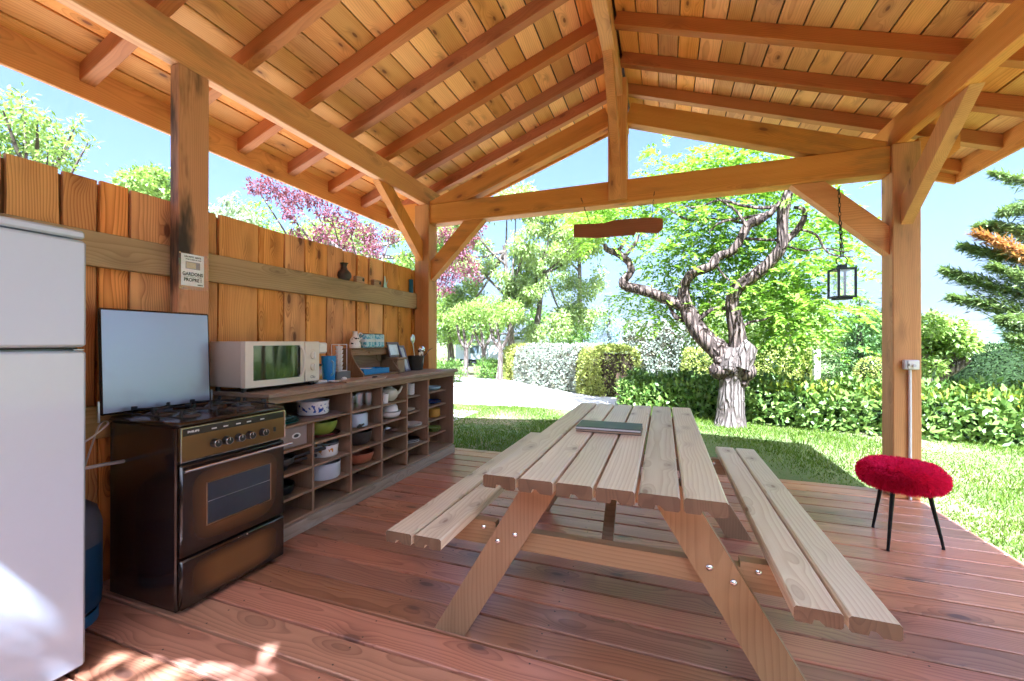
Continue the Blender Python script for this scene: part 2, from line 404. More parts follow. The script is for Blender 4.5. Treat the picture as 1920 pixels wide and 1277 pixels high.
P('ridge_beam', gbox(-.465, -.362, RY0+.05, 4.069, 3.553, 3.728, .006), by, pav)
P('ridge_beam', gbox(-.465, -.362, 4.259, 4.86, 3.553, 3.728, .006), by, pav)
P('ridge_board', gbox(-.45, -.37, RY0+.02, 4.069, 3.7285, 3.822, .003), by, pav)
P('ridge_board', gbox(-.45, -.37, 4.259, 4.865, 3.7285, 3.822, .003), by, pav)
P('ridge_strut', gprism([(4.069, 2.885), (4.069, 3.10), (3.60, 3.552), (3.39, 3.552)], 'X', -.458, -.385), bz, pav)
P('brace', gprism([(1.017, 2.546), (1.257, 2.546), (1.683, 2.135), (1.683, 1.91)], 'Y', 4.125, 4.225), bx_, pav)
P('brace', gprism([(-1.827, 2.546), (-2.065, 2.546), (-2.474, 2.135), (-2.474, 1.91)][::-1], 'Y', 4.125, 4.225), bx_, pav)
P('brace', gprism([(4.079, 2.13), (4.079, 2.35), (3.53, 2.769), (3.30, 2.769)], 'X', 1.735, 1.808), bz, pav)
P('brace', gprism([(4.079, 2.13), (4.079, 2.35), (3.53, 2.769), (3.30, 2.769)], 'X', -2.625, -2.552), bz, pav)
EXR, EXL = 2.462, -3.205
RFT_SHADE = dict(BEAM); RFT_SHADE['c1'] = (.52, .20, .045); RFT_SHADE['c2'] = (.33, .10, .018); RFT_SHADE['stain'] = .2  # beam wood darkened for rafter faces turned away from the light
LR = (EXR-XR)/CT; LL = (XR-EXL)/CT
def slope_box(name, side, d0, d1, y0, y1, z0, z1, mat, zoff=0., b=.003):
    """box in the frame of a roof slope: d along the slope from the ridge, z normal to it from the rafter underside"""
    L = d1-d0; g = gbox(-L/2, L/2, -(y1-y0)/2, (y1-y0)/2, -(z1-z0)/2, (z1-z0)/2, b); zc = (z0+z1)/2; dc = (d0+d1)/2
    if side > 0: loc = Vector((XR+dc*CT+zc*math.sin(TH), (y0+y1)/2, 3.732+zoff-dc*math.sin(TH)+zc*CT)); rot = (0, TH, 0)
    else: loc = Vector((XR-dc*CT-zc*math.sin(TH), (y0+y1)/2, 3.732+zoff-dc*math.sin(TH)+zc*CT)); rot = (0, -TH, 0)
    return P(name, g, mat, pav, rot=rot, loc=loc)
rm = W(RFT_SHADE, 'rafter', 'X'); h = .102
ry = [4.80, 4.315, 3.835, 3.347, 2.863, 2.387, 1.908, 1.425, .945, .465, -.015, -.495]
proto = {}
for y in ry:
    for sd, L in ((1, LR), (-1, LL)):
        if sd not in proto: proto[sd] = slope_box('rafter', sd, .045, L, y, y+.070, 0, h, rm)
        else:
            l0 = WPOS[proto[sd].name]; child_copy(proto[sd], pav, (l0.x, y+.035, l0.z))
# truss rafters over the tie beam
tz = 3.343-3.732
for sd, L in ((1, 2.02/CT), (-1, 2.02/CT)): slope_box('truss_rafter', sd, .065, L, 4.115, 4.238, 0, .188, W(BEAM, 'truss', 'X'), zoff=tz, b=.005)
# roof boards, each its own
rbm = W(ROOF, 'roof_board', 'Y')
for sd, L in ((1, LR+.03), (-1, LL+.03)):
    d = .02; bp = None
    while d < L-.03:
        wd = min(.1665, L-d); t = random.uniform(0, .002)
        if bp is None or wd < .16: bp = o = slope_box('roof_board', sd, d+.005, d+wd-.005, RY0, RY1, h+.0015, h+.023, rbm, b=.003); d0 = d
        else:
            l0 = WPOS[bp.name]; k = (d-d0); child_copy(bp, pav, (l0.x+sd*k*CT, l0.y, l0.z-k*math.sin(TH)+t))
        d += wd
# weathertight covering over the boards
zc = (h+.027)/CT
def cov(x): return 3.732+zc-SL*abs(x-XR)
P('roof_covering', gprism([(EXL-.05, cov(EXL-.05)), (XR, cov(XR)), (EXR+.14, cov(EXR+.14)), (EXR+.14, cov(EXR+.14)+.03), (XR, cov(XR)+.03), (EXL-.05, cov(EXL-.05)+.03)], 'Y', RY0-.03, RY1+.04), plain('roof_felt', (.12, .10, .09), .8, 0, .2), pav)
FAS = dict(BEAM); FAS['stain'] = .15; fm = W(FAS, 'fascia', 'Y')
P('fascia_board', gbox(EXR+.002, EXR+.028, RY0, RY1, 2.645, zb(EXR)+.112, .003), fm, pav)
P('fascia_board', gbox(EXL-.028, EXL-.002, RY0, RY1, 2.655, zb(EXL)+.112, .003), fm, pav)
for yy in (RY1+.001, RY0-.028):
    for sd, L in ((1, LR+.03), (-1, LL+.03)): slope_box('barge_board', sd, .075, L, yy, yy+.026, -.075, h+.02, W(FAS, 'barge', 'X'))
# ------------------------------------------------------------------ fence
fence = empty('board_fence', (-2.69, 2.1, 0), 'tall fence of rough waney-edged orange larch boards along the left of the deck', 'fence')
fb = W(FENCE, 'fence_board', 'Z')
gaps = [-.65, -.35, -.08, .2, .45, .68, .938, 1.127, 1.258, 1.396, 1.60, 1.86, 2.144, 2.36, 2.552, 2.78, 2.969, 3.14, 3.311, 3.532, 3.785, 4.04, 4.275]
for i in range(len(gaps)-1):
    a, b = gaps[i], gaps[i+1]; lay = (i % 2)*.004; n = 12
    x0 = -2.697+lay; x1 = -2.674+lay-random.random()*.002; top = 2.035+random.uniform(-.006, .006); L = []; Rr = []
    pa, pb = random.random()*9, random.random()*9; am = random.uniform(.003, .009)
    wide = .014 if i in (8, 11, 12, 14, 16, 17, 18, 19) else .007
    for k in range(n+1):
        z = .002+(top-.002)*k/n
        L.append((a+wide*.6+am*math.sin(pa+z*3.1)+am*.5*math.sin(pa*2+z*8), z)); Rr.append((b-wide*.6+am*math.sin(pb+z*2.7)+am*.5*math.sin(pb*3+z*7), z))
    P('board', gprism(L+Rr[::-1], 'X', x0, x1), fb, fence)
bk = W({**FENCE, 'c1': (.26, .12, .045), 'c2': (.16, .065, .025)}, 'fence_back', 'Z')
for i in range(1, len(gaps)-1): P('cover_strip', gbox(-2.722, -2.700, gaps[i]-.05, gaps[i]+.05, .002, 2.02), bk, fence)
P('rail', gbox(-2.669, -2.624, -.6, 4.072, 1.592, 1.764, .004), W(RAILW, 'fence_rail', 'Y'), fence)
P('rail', gbox(-2.669, -2.624, -.6, 4.072, .74, .90, .004), W(RAILW, 'fence_rail', 'Y'), fence)
# ================================================================== PICNIC TABLE
tb = empty('picnic_table', (-.205, 2.2, 0), 'pale pine picnic table with two attached benches in the middle of the deck', 'picnic table')
pm = W(PINE, 'table_plank', 'Y'); pd = W(PINED, 'table_frame_shaded', 'Z'); pdx = W(PINED, 'table_frame_shaded', 'X')  # frame pine carries its shade in the colour
def grooved(x0, x1, zt, t=.044, y0=1.315, y1=3.112, b=.006):
    m = (x0+x1)/2; zb_ = zt-t
    poly = [(x0, zb_+b), (x0+b, zb_), (m-.014, zb_), (m-.010, zb_+.013), (m+.002, zb_+.013), (m+.016, zb_), (x1-b, zb_), (x1, zb_+b), (x1, zt-b), (x1-b, zt), (x0+b, zt), (x0, zt-b)]
    return gprism([(p[0], p[1]) for p in poly], 'Y', y0, y1)
ENDG_SHADE = wood('end_grain_shade', 'Z', (.13, .088, .05), (.08, .05, .028), None, sp=.006, var=.1)  # plank ends darkened for the shade that falls on them
def shade_endgrain(o):
    o.data.materials.append(ENDG_SHADE)
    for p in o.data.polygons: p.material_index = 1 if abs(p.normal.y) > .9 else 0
tw = (.1735+.584+.010)/6
for i in range(6):
    x = -.584+i*tw; shade_endgrain(P('tabletop_plank', grooved(x, x+tw-.010, .765, y0=1.315+random.uniform(-.004, .004)), pm, tb))
for x in (-.978, -.978+.121, .327, .327+.121): shade_endgrain(P('bench_plank', grooved(x, x+.111, .515, t=.042, y0=1.31+random.uniform(-.004, .004)), pm, tb))
for yl in (1.56, 2.90):
    for s_ in (1, -1):
        def mx(x): return x if s_ > 0 else -.41-x
        poly = [(mx(-.919), .001), (mx(-.777), .001), (mx(-.339), .7195), (mx(-.483), .7195)]
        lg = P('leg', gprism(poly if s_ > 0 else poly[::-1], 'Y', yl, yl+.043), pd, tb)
        for bx, bzz in ((-.628, .418), (-.555, .455)):
            P('bolt', glathe([(.011, 0), (.011, -.002), (.007, -.006), (.002, -.008)], 10, (mx(bx), yl-.001, bzz), 'Y'), CHROME, tb, smooth=True)
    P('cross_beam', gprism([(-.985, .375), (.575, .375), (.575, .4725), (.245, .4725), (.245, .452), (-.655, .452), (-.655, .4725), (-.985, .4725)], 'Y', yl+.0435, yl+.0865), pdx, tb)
    for bx in (-.708, .298): P('bolt', glathe([(.011, 0), (.011, -.002), (.007, -.006), (.002, -.008)], 10, (bx, yl+.0425, .445), 'Y'), CHROME, tb, smooth=True)
    P('cleat', gbox(-.56, .15, yl+.0435, yl+.0865, .625, .7195), pdx, tb)
for ya, yb in ((1.66, 2.08), (2.885, 2.46)):
    d = .03 if yb > ya else -.03
    P('centre_brace', gprism([(ya, .385), (ya+d*1.4, .385), (yb+d*1.4, .7195), (yb, .7195)], 'X', -.236, -.192), pd, tb)
# magazines on the table
mg = empty('magazine', (-.262, 2.195, .765), 'dark-covered glossy magazine lying on the tabletop above another one', 'magazine')
COVER = Mt('magazine_cover'); _v = COVER.coords(); _n = COVER.noise(_v, 9., 3); COVER.put(COVER.b.inputs['Base Color'], COVER.mix(COVER.ramp(_n, .5, .75), (.018, .018, .026), (.07, .05, .05))); COVER.b.inputs['Roughness'].default_value = .4; COVER.b.inputs['Specular IOR Level'].default_value = .3
P('pages', gbox(-.420, -.106, 2.108, 2.284, .7795, .7885, .001), PAPER, mg)
P('cover', gbox(-.4215, -.104, 2.106, 2.286, .789, .7915, .001), COVER.m, mg)
P('back_cover', gbox(-.4215, -.104, 2.106, 2.286, .7775, .779, .0005), BLACKP, mg)
mg2 = empty('magazine', (-.262, 2.195, .765), 'lower magazine with brown page edges under the dark glossy one', 'magazine')
P('pages', gbox(-.418, -.104, 2.107, 2.286, .767, .776, .001), plain('aged_pages', (.42, .31, .22), .8), mg2)
P('cover', gbox(-.4195, -.102, 2.105, 2.288, .7655, .7668, .0005), BLACKP, mg2)
# ================================================================== STOOL
st = empty('fur_stool', (1.36, 3.20, 0), 'round stool with shaggy crimson fur seat and three thin black legs', 'stool')
FUR = leafmat('crimson_fur', (.90, .012, .15), (.66, .006, .085), .25, .6, .2)
prof = [(0.001, .350), (.14, .346), (.178, .358), (.198, .395), (.194, .440), (.168, .470), (.09, .480), (.001, .482)]
P('seat', glathe(prof, 28, (1.36, 3.20, 0)), FUR, st, smooth=True)
n = 26000; th = RNG.uniform(0, 2*np.pi, n); k = RNG.uniform(0, 1, n); pr = np.array(prof); ln = np.r_[0, np.cumsum(np.hypot(*np.diff(pr, axis=0).T)*(pr[1:, 0]+pr[:-1, 0]))]; s_ = k*ln[-1]
rr = np.interp(s_, ln, pr[:, 0]); zz = np.interp(s_, ln, pr[:, 1])
nr = np.interp(s_, ln, np.gradient(pr[:, 1])); nz = np.interp(s_, ln, -np.gradient(pr[:, 0])); nn = np.hypot(nr, nz)+1e-9; nr, nz = nr/nn, nz/nn
base = np.stack([1.36+rr*np.cos(th), 3.20+rr*np.sin(th), zz], 1); nor = np.stack([nr*np.cos(th), nr*np.sin(th), nz], 1)
swirl = np.stack([np.sin(th*3+zz*40), np.cos(th*2+1), -.6*np.ones(n)], 1)*.55+RNG.normal(0, .35, (n, 3)); dr = nor*.8+swirl; dr /= np.linalg.norm(dr, axis=1)[:, None]
side = np.cross(dr, RNG.normal(0, 1, (n, 3))); side /= np.linalg.norm(side, axis=1)[:, None]; L = RNG.uniform(.014, .030, n)[:, None]
V = np.stack([base-side*.0011, base+side*.0011, base+dr*L*.6+nor*.003+side*.0007, base+dr*L-np.array([0, 0, .004])], 1).reshape(-1, 3)
idx = np.arange(n)*4
def fastmesh(name, V, F, mat, parent=None, quads=True):
    """V (N,3), F (M,k) arrays"""
    me = bpy.data.meshes.new(name); k = F.shape[1]; c = V.mean(0); me.vertices.add(len(V)); me.vertices.foreach_set('co', (V-c).astype(np.float32).ravel())
    me.loops.add(F.size); me.loops.foreach_set('vertex_index', F.astype(np.int32).ravel()); me.polygons.add(len(F))
    me.polygons.foreach_set('loop_start', np.arange(0, F.size, k, dtype=np.int32)); me.update(calc_edges=True); me.validate()
    me.materials.append(mat); o = bpy.data.objects.new(name, me); COL.objects.link(o)
    if parent is not None: o.parent = parent; o.location = Vector(c)-WPOS[parent.name]
    else: o.location = c
    WPOS[o.name] = Vector(c); return o
tag(fastmesh('fur', V, np.stack([idx, idx+1, idx+2, idx+3], 1), FUR, st), kind='stuff')
for fx, fy in ((1.292, 3.39), (1.229, 3.039), (1.541, 3.166)):
    tx, ty = 1.36+(fx-1.36)*.62, 3.20+(fy-3.20)*.62
    P('leg', gtube([(tx, ty, .372), (fx, fy, .012), (fx, fy, .001)], [.013, .0075, .009], 10), BLACKM, st, smooth=True)
# ================================================================== FRIDGE
fr = empty('fridge_freezer', (-2.3, .61, 0), 'tall white fridge freezer at the left edge beside the cooker', 'fridge')
P('body', gbox(-2.585, -2.075, .330, .915, .03, 1.60, .008), WHITEE_SHADE, fr)
P('top_panel', gbox(-2.59, -2.03, .325, .922, 1.601, 1.632, .008), WHITEE_SHADE, fr, smooth=True)
fd = P('freezer_door', gbox(-2.072, -2.02, .325, .922, 1.200, 1.594, .010), WHITEE_SHADE, fr, smooth=True)
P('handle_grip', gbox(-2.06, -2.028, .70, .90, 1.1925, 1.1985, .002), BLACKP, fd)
fd2 = P('fridge_door', gbox(-2.072, -2.02, .325, .922, .018, 1.187, .010), WHITEE_SHADE, fr, smooth=True)
P('hinge', gbox(-2.055, -2.022, .885, .915, 1.1885, 1.1925, .001), STEEL, fd2)
P('plinth', gbox(-2.56, -2.08, .335, .91, .002, .029), BLACKP, fr)
# ================================================================== GAS BOTTLE
gb = empty('gas_bottle', (-2.43, 1.01, 0), 'blue and grey gas bottle standing between the fridge and the cooker', 'gas bottle')
P('body', glathe([(.118, .05), (.138, .07), (.142, .12), (.142, .34)], 24, (-2.43, 1.01, 0)), plain('bottle_blue', (.012, .05, .11), .5, 0, .2, 12, dirt=.5), gb, smooth=True)
P('shoulder', glathe([(.142, .3405), (.142, .42), (.125, .49), (.075, .535), (.03, .545)], 24, (-2.43, 1.01, 0)), plain('bottle_grey', (.075, .085, .11), .55, 0, .2, 12, dirt=.5), gb, smooth=True)
P('foot_ring', glathe([(.126, .001), (.130, .001), (.130, .05), (.126, .05)], 24, (-2.43, 1.01, 0), closed=True), plain('bottle_foot', (.03, .13, .25), .5, 0, .2), gb, smooth=True)
P('valve', merge(glathe([(.02, .545), (.02, .60)], 12, (-2.43, 1.01, 0)), gbox(-2.46, -2.39, .995, 1.025, .60, .63)), plain('valve_blue', (.02, .10, .30), .4), gb, smooth=True)
hose = P('gas_hose', gtube([Vector(p[:3]) for p in smoothpts([(-2.41, 1.01, .625, 0), (-2.37, 1.05, .665, 0), (-2.36, 1.11, .67, 0), (-2.37, 1.17, .665, 0), (-2.40, 1.229, .655, 0)], 6)], .008, 8), plain('pale_hose', (.35, .35, .36), .5), gb, smooth=True)
cb = P('power_cable', gtube([Vector(p[:3]) for p in smoothpts([(-2.30, .93, .73, 0), (-2.33, 1.02, .77, 0), (-2.37, 1.10, .80, 0), (-2.42, 1.18, .84, 0), (-2.53, 1.20, .82, 0), (-2.615, 1.18, .60, 0)], 6)], .004, 7), plain('white_cable', (.45, .45, .45), .5), None, smooth=True)
tag(cb, 'white power cable looping between the fridge and the cooker', 'cable')
# ================================================================== COOKER
sv = empty('gas_cooker', (-2.3, 1.505, 0), 'old brown enamel gas cooker with its lid raised, beside the fridge', 'cooker')
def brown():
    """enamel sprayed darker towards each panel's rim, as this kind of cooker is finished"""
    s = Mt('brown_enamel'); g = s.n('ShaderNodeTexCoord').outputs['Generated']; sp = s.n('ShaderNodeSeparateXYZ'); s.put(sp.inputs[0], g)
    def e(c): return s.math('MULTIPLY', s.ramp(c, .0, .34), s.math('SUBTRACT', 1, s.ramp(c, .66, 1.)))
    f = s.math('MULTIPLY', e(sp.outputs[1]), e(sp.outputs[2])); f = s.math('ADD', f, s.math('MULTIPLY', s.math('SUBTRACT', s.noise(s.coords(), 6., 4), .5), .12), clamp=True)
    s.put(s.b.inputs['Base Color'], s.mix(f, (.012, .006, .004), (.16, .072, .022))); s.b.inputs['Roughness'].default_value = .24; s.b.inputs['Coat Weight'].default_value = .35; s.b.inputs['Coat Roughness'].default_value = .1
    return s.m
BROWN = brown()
DBROWN = plain('dark_brown_enamel', (.022, .011, .007), .25, 0, .3, 5, coat=.4)
P('body', gbox(-2.515, -2.036, 1.232, 1.778, .012, .835, .006), DBROWN, sv)
P('hob', gbox(-2.518, -2.012, 1.228, 1.782, .836, .858, .010), DBROWN, sv, smooth=True)
GOLD = Mt('bronze_panel'); _v = GOLD.coords(); GOLD.put(GOLD.b.inputs['Base Color'], GOLD.mix(GOLD.noise(_v, 5, 2), (.30, .17, .07), (.20, .11, .045))); GOLD.b.inputs['Metallic'].default_value = .85; GOLD.b.inputs['Roughness'].default_value = .3
cpn = P('control_panel', gbox(-2.035, -2.010, 1.240, 1.775, .684, .832, .002), GOLD.m, sv)
P('dark_band', gbox(-2.0098, -2.0088, 1.246, 1.769, .796, .829, .0003), plain('dark_band', (.03, .026, .022), .25), cpn)
P('trim', merge(gbox(-2.011, -2.0065, 1.236, 1.779, .8295, .8345, .001), gbox(-2.011, -2.0065, 1.236, 1.779, .680, .6835, .001), gbox(-2.011, -2.0065, 1.2355, 1.2405, .6838, .8293, .001), gbox(-2.011, -2.0065, 1.7745, 1.779, .6838, .8293, .001)), CHROME, cpn)
P('maker_name', on_xwall(text_geo('PHILIPS', .0125, 1.25, bold=.0003), -2.0086, 1.290, .8125), plain('silver_print', (.7, .7, .7), .4), cpn)
for i, y in enumerate((1.385, 1.441, 1.505, 1.562, 1.638)):
    kn = P('knob', glathe([(.021, 0), (.020, .012), (.0185, .026), (.016, .029), (.001, .029)], 20, (-2.0099, y, .7385), 'X'), BLACKP, sv, smooth=True)
    P('knob_ring', gtorus((-2.0099+.028, y, .7385), .0168, .0014, 'X', 20, 6), CHROME, kn, smooth=True)
    P('pointer', gbox(-1.9805, -1.9795, y-.001, y+.001, .741, .753, .0003), WHITEP, kn)
    P('mark', gbox(-2.0086, -2.0082, y-.014, y+.010, .806, .812, .0002), plain('mark_white', (.6, .6, .58), .5) if i == 0 else bpy.data.materials['mark_white'], cpn)
P('switch', gbox(-2.0099, -2.004, 1.703, 1.715, .728, .752, .001), BLACKP, cpn)
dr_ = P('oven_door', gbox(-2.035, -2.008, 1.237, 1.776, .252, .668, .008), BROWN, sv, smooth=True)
P('door_window', gbox(-2.0079, -2.0064, 1.352, 1.682, .366, .558, .0005), plain('oven_glass', (.035, .045, .06), .07, 0, .1, coat=1), dr_)
P('window_frame', merge(gbox(-2.0079, -2.0045, 1.346, 1.688, .5585, .563, .001), gbox(-2.0079, -2.0045, 1.346, 1.688, .361, .3655, .001), gbox(-2.0079, -2.0045, 1.346, 1.3515, .3658, .5582, .001), gbox(-2.0079, -2.0045, 1.6825, 1.688, .3658, .5582, .001)), plain('bronze_trim', (.30, .20, .11), .3, .8), dr_)
P('rack_line', gbox(-2.0063, -2.0060, 1.354, 1.680, .470, .4725, .0001), STEEL, dr_)
hd = P('door_handle', gtube([(-1.983, 1.235, .645), (-1.983, 1.80, .645)], .0075, 10), CHROME, dr_, smooth=True)
for y in (1.262, 1.752): P('handle_bracket', gbox(-2.0079, -1.983, y-.008, y+.008, .639, .651), BLACKP, hd)
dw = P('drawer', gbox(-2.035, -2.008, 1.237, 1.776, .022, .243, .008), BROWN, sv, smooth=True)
P('latch', merge(gbox(-2.0079, -2.003, 1.545, 1.552, .232, .240, .001), gbox(-2.0079, -2.003, 1.50, 1.503, .236, .240, .001)), CHROME, dw)
# burners and pan supports
CAST = plain('cast_iron', (.03, .03, .035), .5, .3, .2)
for x, y, r in ((-2.17, 1.37, .035), (-2.17, 1.64, .045), (-2.37, 1.37, .045), (-2.37, 1.64, .035)):
    P('burner', glathe([(r*1.5, .8585), (r*1.4, .864), (r, .870), (r, .880), (r*.8, .884), (.001, .885)], 20, (x, y, 0)), plain('burner_cap', (.10, .10, .11), .35, .6) if 'burner_cap' not in bpy.data.materials else bpy.data.materials['burner_cap'], sv, smooth=True)
    bars = []
    for a in range(4):
        t = a*math.pi/2+math.pi/4; c_, s_ = math.cos(t), math.sin(t)
        bars.append(gtube([(x+c_*.115, y+s_*.115, .859), (x+c_*.112, y+s_*.112, .888), (x+c_*.03, y+s_*.03, .888)], .0045, 6))
        bars.append(gtube([(x+c_*.03, y+s_*.03, .888), (x-s_*.03, y+c_*.03, .888)], .0045, 6)); bars.append(xf(gbox(.095, .118, -.006, .006, .884, .902, .002), Matrix.Translation((x, y, 0)) @ Matrix.Rotation(t, 4, 'Z')))
    P('pan_support', merge(*bars), CAST, sv)
for y in (1.27, 1.505, 1.74): P('support_rail', gtube([(-2.045, y, .872), (-2.475, y, .872)], .004, 6), CAST, sv)
# raised lid: hammered pale steel inside, dark rim
def lidmat():
    s = Mt('hammered_lid'); v = s.coords(); s.put(s.b.inputs['Base Color'], s.mix(s.ramp(s.noise(v, 4, 3), .5, .8), (.36, .39, .48), (.30, .31, .37)))
    s.b.inputs['Metallic'].default_value = .75; s.b.inputs['Roughness'].default_value = .28; s.bump(s.noise(v, 120, 2), .12, .003); return s.m
lt = R(2.5)
lid = P('lid', gbox(-.009, .009, -.256, .256, 0, .515, .008), DBROWN, sv, loc=Vector((-2.498, 1.443, .868)), rot=(0, -lt, 0), smooth=True)
o = P('lid_panel', gbox(.0092, .0105, -.248, .244, .010, .505, .0006), lidmat(), None, loc=Vector((0, 0, 0))); o.parent = lid
o = P('hinge', merge(gbox(-.004, .006, -.266, -.257, -.03, .07, .002), gbox(-.004, .006, .257, .266, -.03, .07, .002)), STEEL, None, loc=Vector((0, 0, 0))); o.parent = lid
# ================================================================== SHELF UNIT
cab = empty('shelf_unit', (-2.4, 2.95, 0), 'long low brown wooden pigeonhole shelf unit against the fence, full of crockery', 'shelf unit')
CF, CBK = -2.185, -2.605           # front plane and back plane
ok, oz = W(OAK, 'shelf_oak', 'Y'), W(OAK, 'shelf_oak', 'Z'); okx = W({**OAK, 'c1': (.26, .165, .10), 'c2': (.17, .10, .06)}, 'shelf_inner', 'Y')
P('countertop', gbox(CBK-.012, CF+.04, 1.79, 4.145, .888, .916, .004), W({**OAK, 'c1': (.33, .235, .165), 'c2': (.23, .15, .105)}, 'counter_oak', 'Y'), cab)
P('top_rail', gbox(CF-.02, CF+.012, 1.81, 4.125, .846, .8875, .002), ok, cab)
P('plinth', gbox(CF-.03, CF+.017, 1.80, 4.118, .001, .082, .003), W(GREYW, 'plinth_wood', 'Y'), cab)
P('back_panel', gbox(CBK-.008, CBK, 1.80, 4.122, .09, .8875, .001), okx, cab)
P('floor_board', gbox(CBK+.001, CF+.002, 1.80, 4.10, .083, .101, .002), ok, cab)
P('end_panel', gbox(CBK, CF+.002, 4.1005, 4.123, .1015, .8455, .002), oz, cab)
P('end_panel', gbox(CBK, CF-.021, 1.80, 1.822, .1015, .8875, .002), oz, cab)
DV = [1.811, 2.156, 2.515, 2.876, 3.236, 3.594, 4.111]
for i, y in enumerate(DV[1:-1]):
    P('divider', gbox(CBK+.001, CF, y-.009, y+.009, .1015, .6845 if i == 0 else .8455, .002), oz, cab)
LV = [.101, .247, .399, .547, .697]
for b in range(6):
    y0, y1 = DV[b]+.0095, DV[b+1]-.0105
    for l in (1, 2, 3, 4):
        if l == 4 and b == 1: continue
        xf_ = CF-.001
        if b == 5 or (b == 4 and l >= 3): xf_ = CF-.085
        P('shelf', gbox(CBK+.001, xf_, y0, DV[2]-.0105 if (l == 4 and b == 0) else y1, LV[l]-.016, LV[l], .002), ok, cab)
# ------------------------------------------------------------------ crockery
def bowl(r, h, base=.5, t=.005, lip=0.):
    pr = [(r*base, 0)]; 
    for k in range(1, 9):
        a = k/8; pr.append((r*(base+(1-base)*math.sin(a*math.pi/2)), h*(1-math.cos(a*math.pi/2))))
    pr.append((r+lip, h)); pr += [(x-t, max(z, t)) for x, z in pr[::-1][1:]]; pr.append((.001, t)); return [(.001, 0)]+pr
def plate(r, h=.018): return [(.001, 0), (r*.55, 0), (r*.6, .003), (r*.72, h*.7), (r, h), (r, h+.003), (r*.7, h*.7+.004), (r*.58, .007), (.001, .006)]
def pot(r, h, t=.004): return [(.001, 0), (r*.93, 0), (r, .01), (r, h), (r+.004, h+.002), (r+.003, h+.005), (r-t, h), (r-t, .012), (.001, .008)]
def lat(name, prof, x, y, z, mat, label, cat, group=None, n=24):
    o = P(name, glathe(prof, n, (x, y, z)), mat, None, smooth=50); return tag(o, label, cat, group)
e = .0015
def col(name, c, rough=.25, **k): return plain(name, c, rough, 0, .04, 20, coat=.3, **k)
# enamel patterns
def patterned(name, base, ink, scale=38., lo=.55, band=None):
    s = Mt(name); v = s.coords(); n_ = s.noise(v, scale, 2, .4); m = s.ramp(n_, lo, lo+.03); sp = s.n('ShaderNodeSeparateXYZ'); s.put(sp.inputs[0], v)
    if band: m = s.math('MULTIPLY', m, s.math('MULTIPLY', s.math('GREATER_THAN', sp.outputs[2], band[0]), s.math('LESS_THAN', sp.outputs[2], band[1])))
    s.put(s.b.inputs['Base Color'], s.mix(m, base, ink)); s.b.inputs['Roughness'].default_value = .22; s.b.inputs['Coat Weight'].default_value = .3; return s.m
# top row
for i, (nm, c, r, dz) in enumerate((('serving_plate', (.02, .16, .15), .15, 0), ('serving_plate', (.03, .10, .11), .14, .012))):
    lat(nm, plate(r, .012), -2.34, 1.985, LV[4]+e+dz, col('teal_glaze%d' % i, c), ('teal plate at the bottom of the pile' if i == 0 else 'dark green plate on the teal one')+' on the top shelf beside the cooker', 'plate')
ld = lat('pot_lid', [(.001, 0), (.12, 0), (.122, .006), (.09, .02), (.02, .028), (.012, .03), (.014, .045), (.001, .046)], -2.35, 1.985, LV[4]+e+.030, plain('lid_glass', (.10, .16, .16), .12, 0, .1, coat=.6), 'dark glass pot lid lying on green plates near the cooker', 'lid')
lat('place_mat', [(.001, 0), (.165, 0), (.165, .005), (.001, .005)], -2.35, 2.34, LV[4]+e, plain('woven_mat', (.27, .17, .15), .8, 0, .25, 90, bump=.6), 'round brown woven place mat on the top shelf', 'place mat')
lat('place_mat', [(.001, 0), (.12, 0), (.12, .005), (.001, .005)], -2.35, 2.315, LV[4]+e+.0055, plain('woven_mat_dark', (.16, .10, .09), .8, 0, .25, 90, bump=.6), 'smaller dark mat under the blue flowered pot', 'place mat')
fp = lat('enamel_pot', pot(.105, .088), -2.35, 2.315, LV[4]+e+.0115, patterned('blue_flower_enamel', (.78, .79, .80), (.02, .08, .38), 42, .54, (-.03, .025)), 'white enamel pot with blue flowers on the top shelf', 'pot')
for i, (dx, dy) in enumerate(((.02, 2.60), (-.045, 2.665), (.015, 2.69), (-.04, 2.775), (.02, 2.80))):
    lat('drinking_glass', [(.001, .0), (.026, 0), (.034, .105), (.032, .105), (.024, .008), (.001, .008)], -2.28+dx, dy, LV[4]+e, GLASS, ['clear tumbler nearest the cooker', 'clear tumbler second from the cooker', 'clear tumbler in the middle', 'clear tumbler second from the teapot', 'clear tumbler nearest the teapot'][i]+' among five glasses on a shelf', 'glass', 'clear glasses in a row')
mgm = empty('mug', (-2.235, 2.965, LV[4]+e), 'white mug beside the cream teapot on the top shelf', 'mug')
P('cup', glathe([(.001, 0), (.034, 0), (.04, .08), (.037, .08), (.032, .006), (.001, .006)], 20, (-2.235, 2.965, LV[4]+e)), CERAM, mgm, smooth=50)
P('handle', gtorus((-2.235, 2.923, LV[4]+.045), .022, .005, 'X', 14, 6), CERAM, mgm, smooth=True)
tp = empty('teapot', (-2.29, 3.105, LV[4]+e), 'round cream teapot with a spout on the top shelf', 'teapot'); CRM = col('cream_glaze', (.62, .58, .44))
P('body', glathe([(.001, 0), (.045, 0), (.075, .03), (.082, .06), (.07, .095), (.04, .112), (.001, .114)], 24, (-2.29, 3.105, LV[4]+e)), CRM, tp, smooth=True)
P('spout', gtube([(-2.26, 3.150, LV[4]+.045), (-2.235, 3.185, LV[4]+.075), (-2.22, 3.205, LV[4]+.12)], [.02, .014, .009], 10), CRM, tp, smooth=True)
P('lid', glathe([(.038, 0), (.03, .012), (.008, .016), (.009, .026), (.001, .03)], 16, (-2.29, 3.105, LV[4]+.114)), CRM, tp, smooth=True)
P('handle', gtorus((-2.325, 3.02, LV[4]+.06), .035, .007, 'X', 14, 6), CRM, tp, smooth=True)
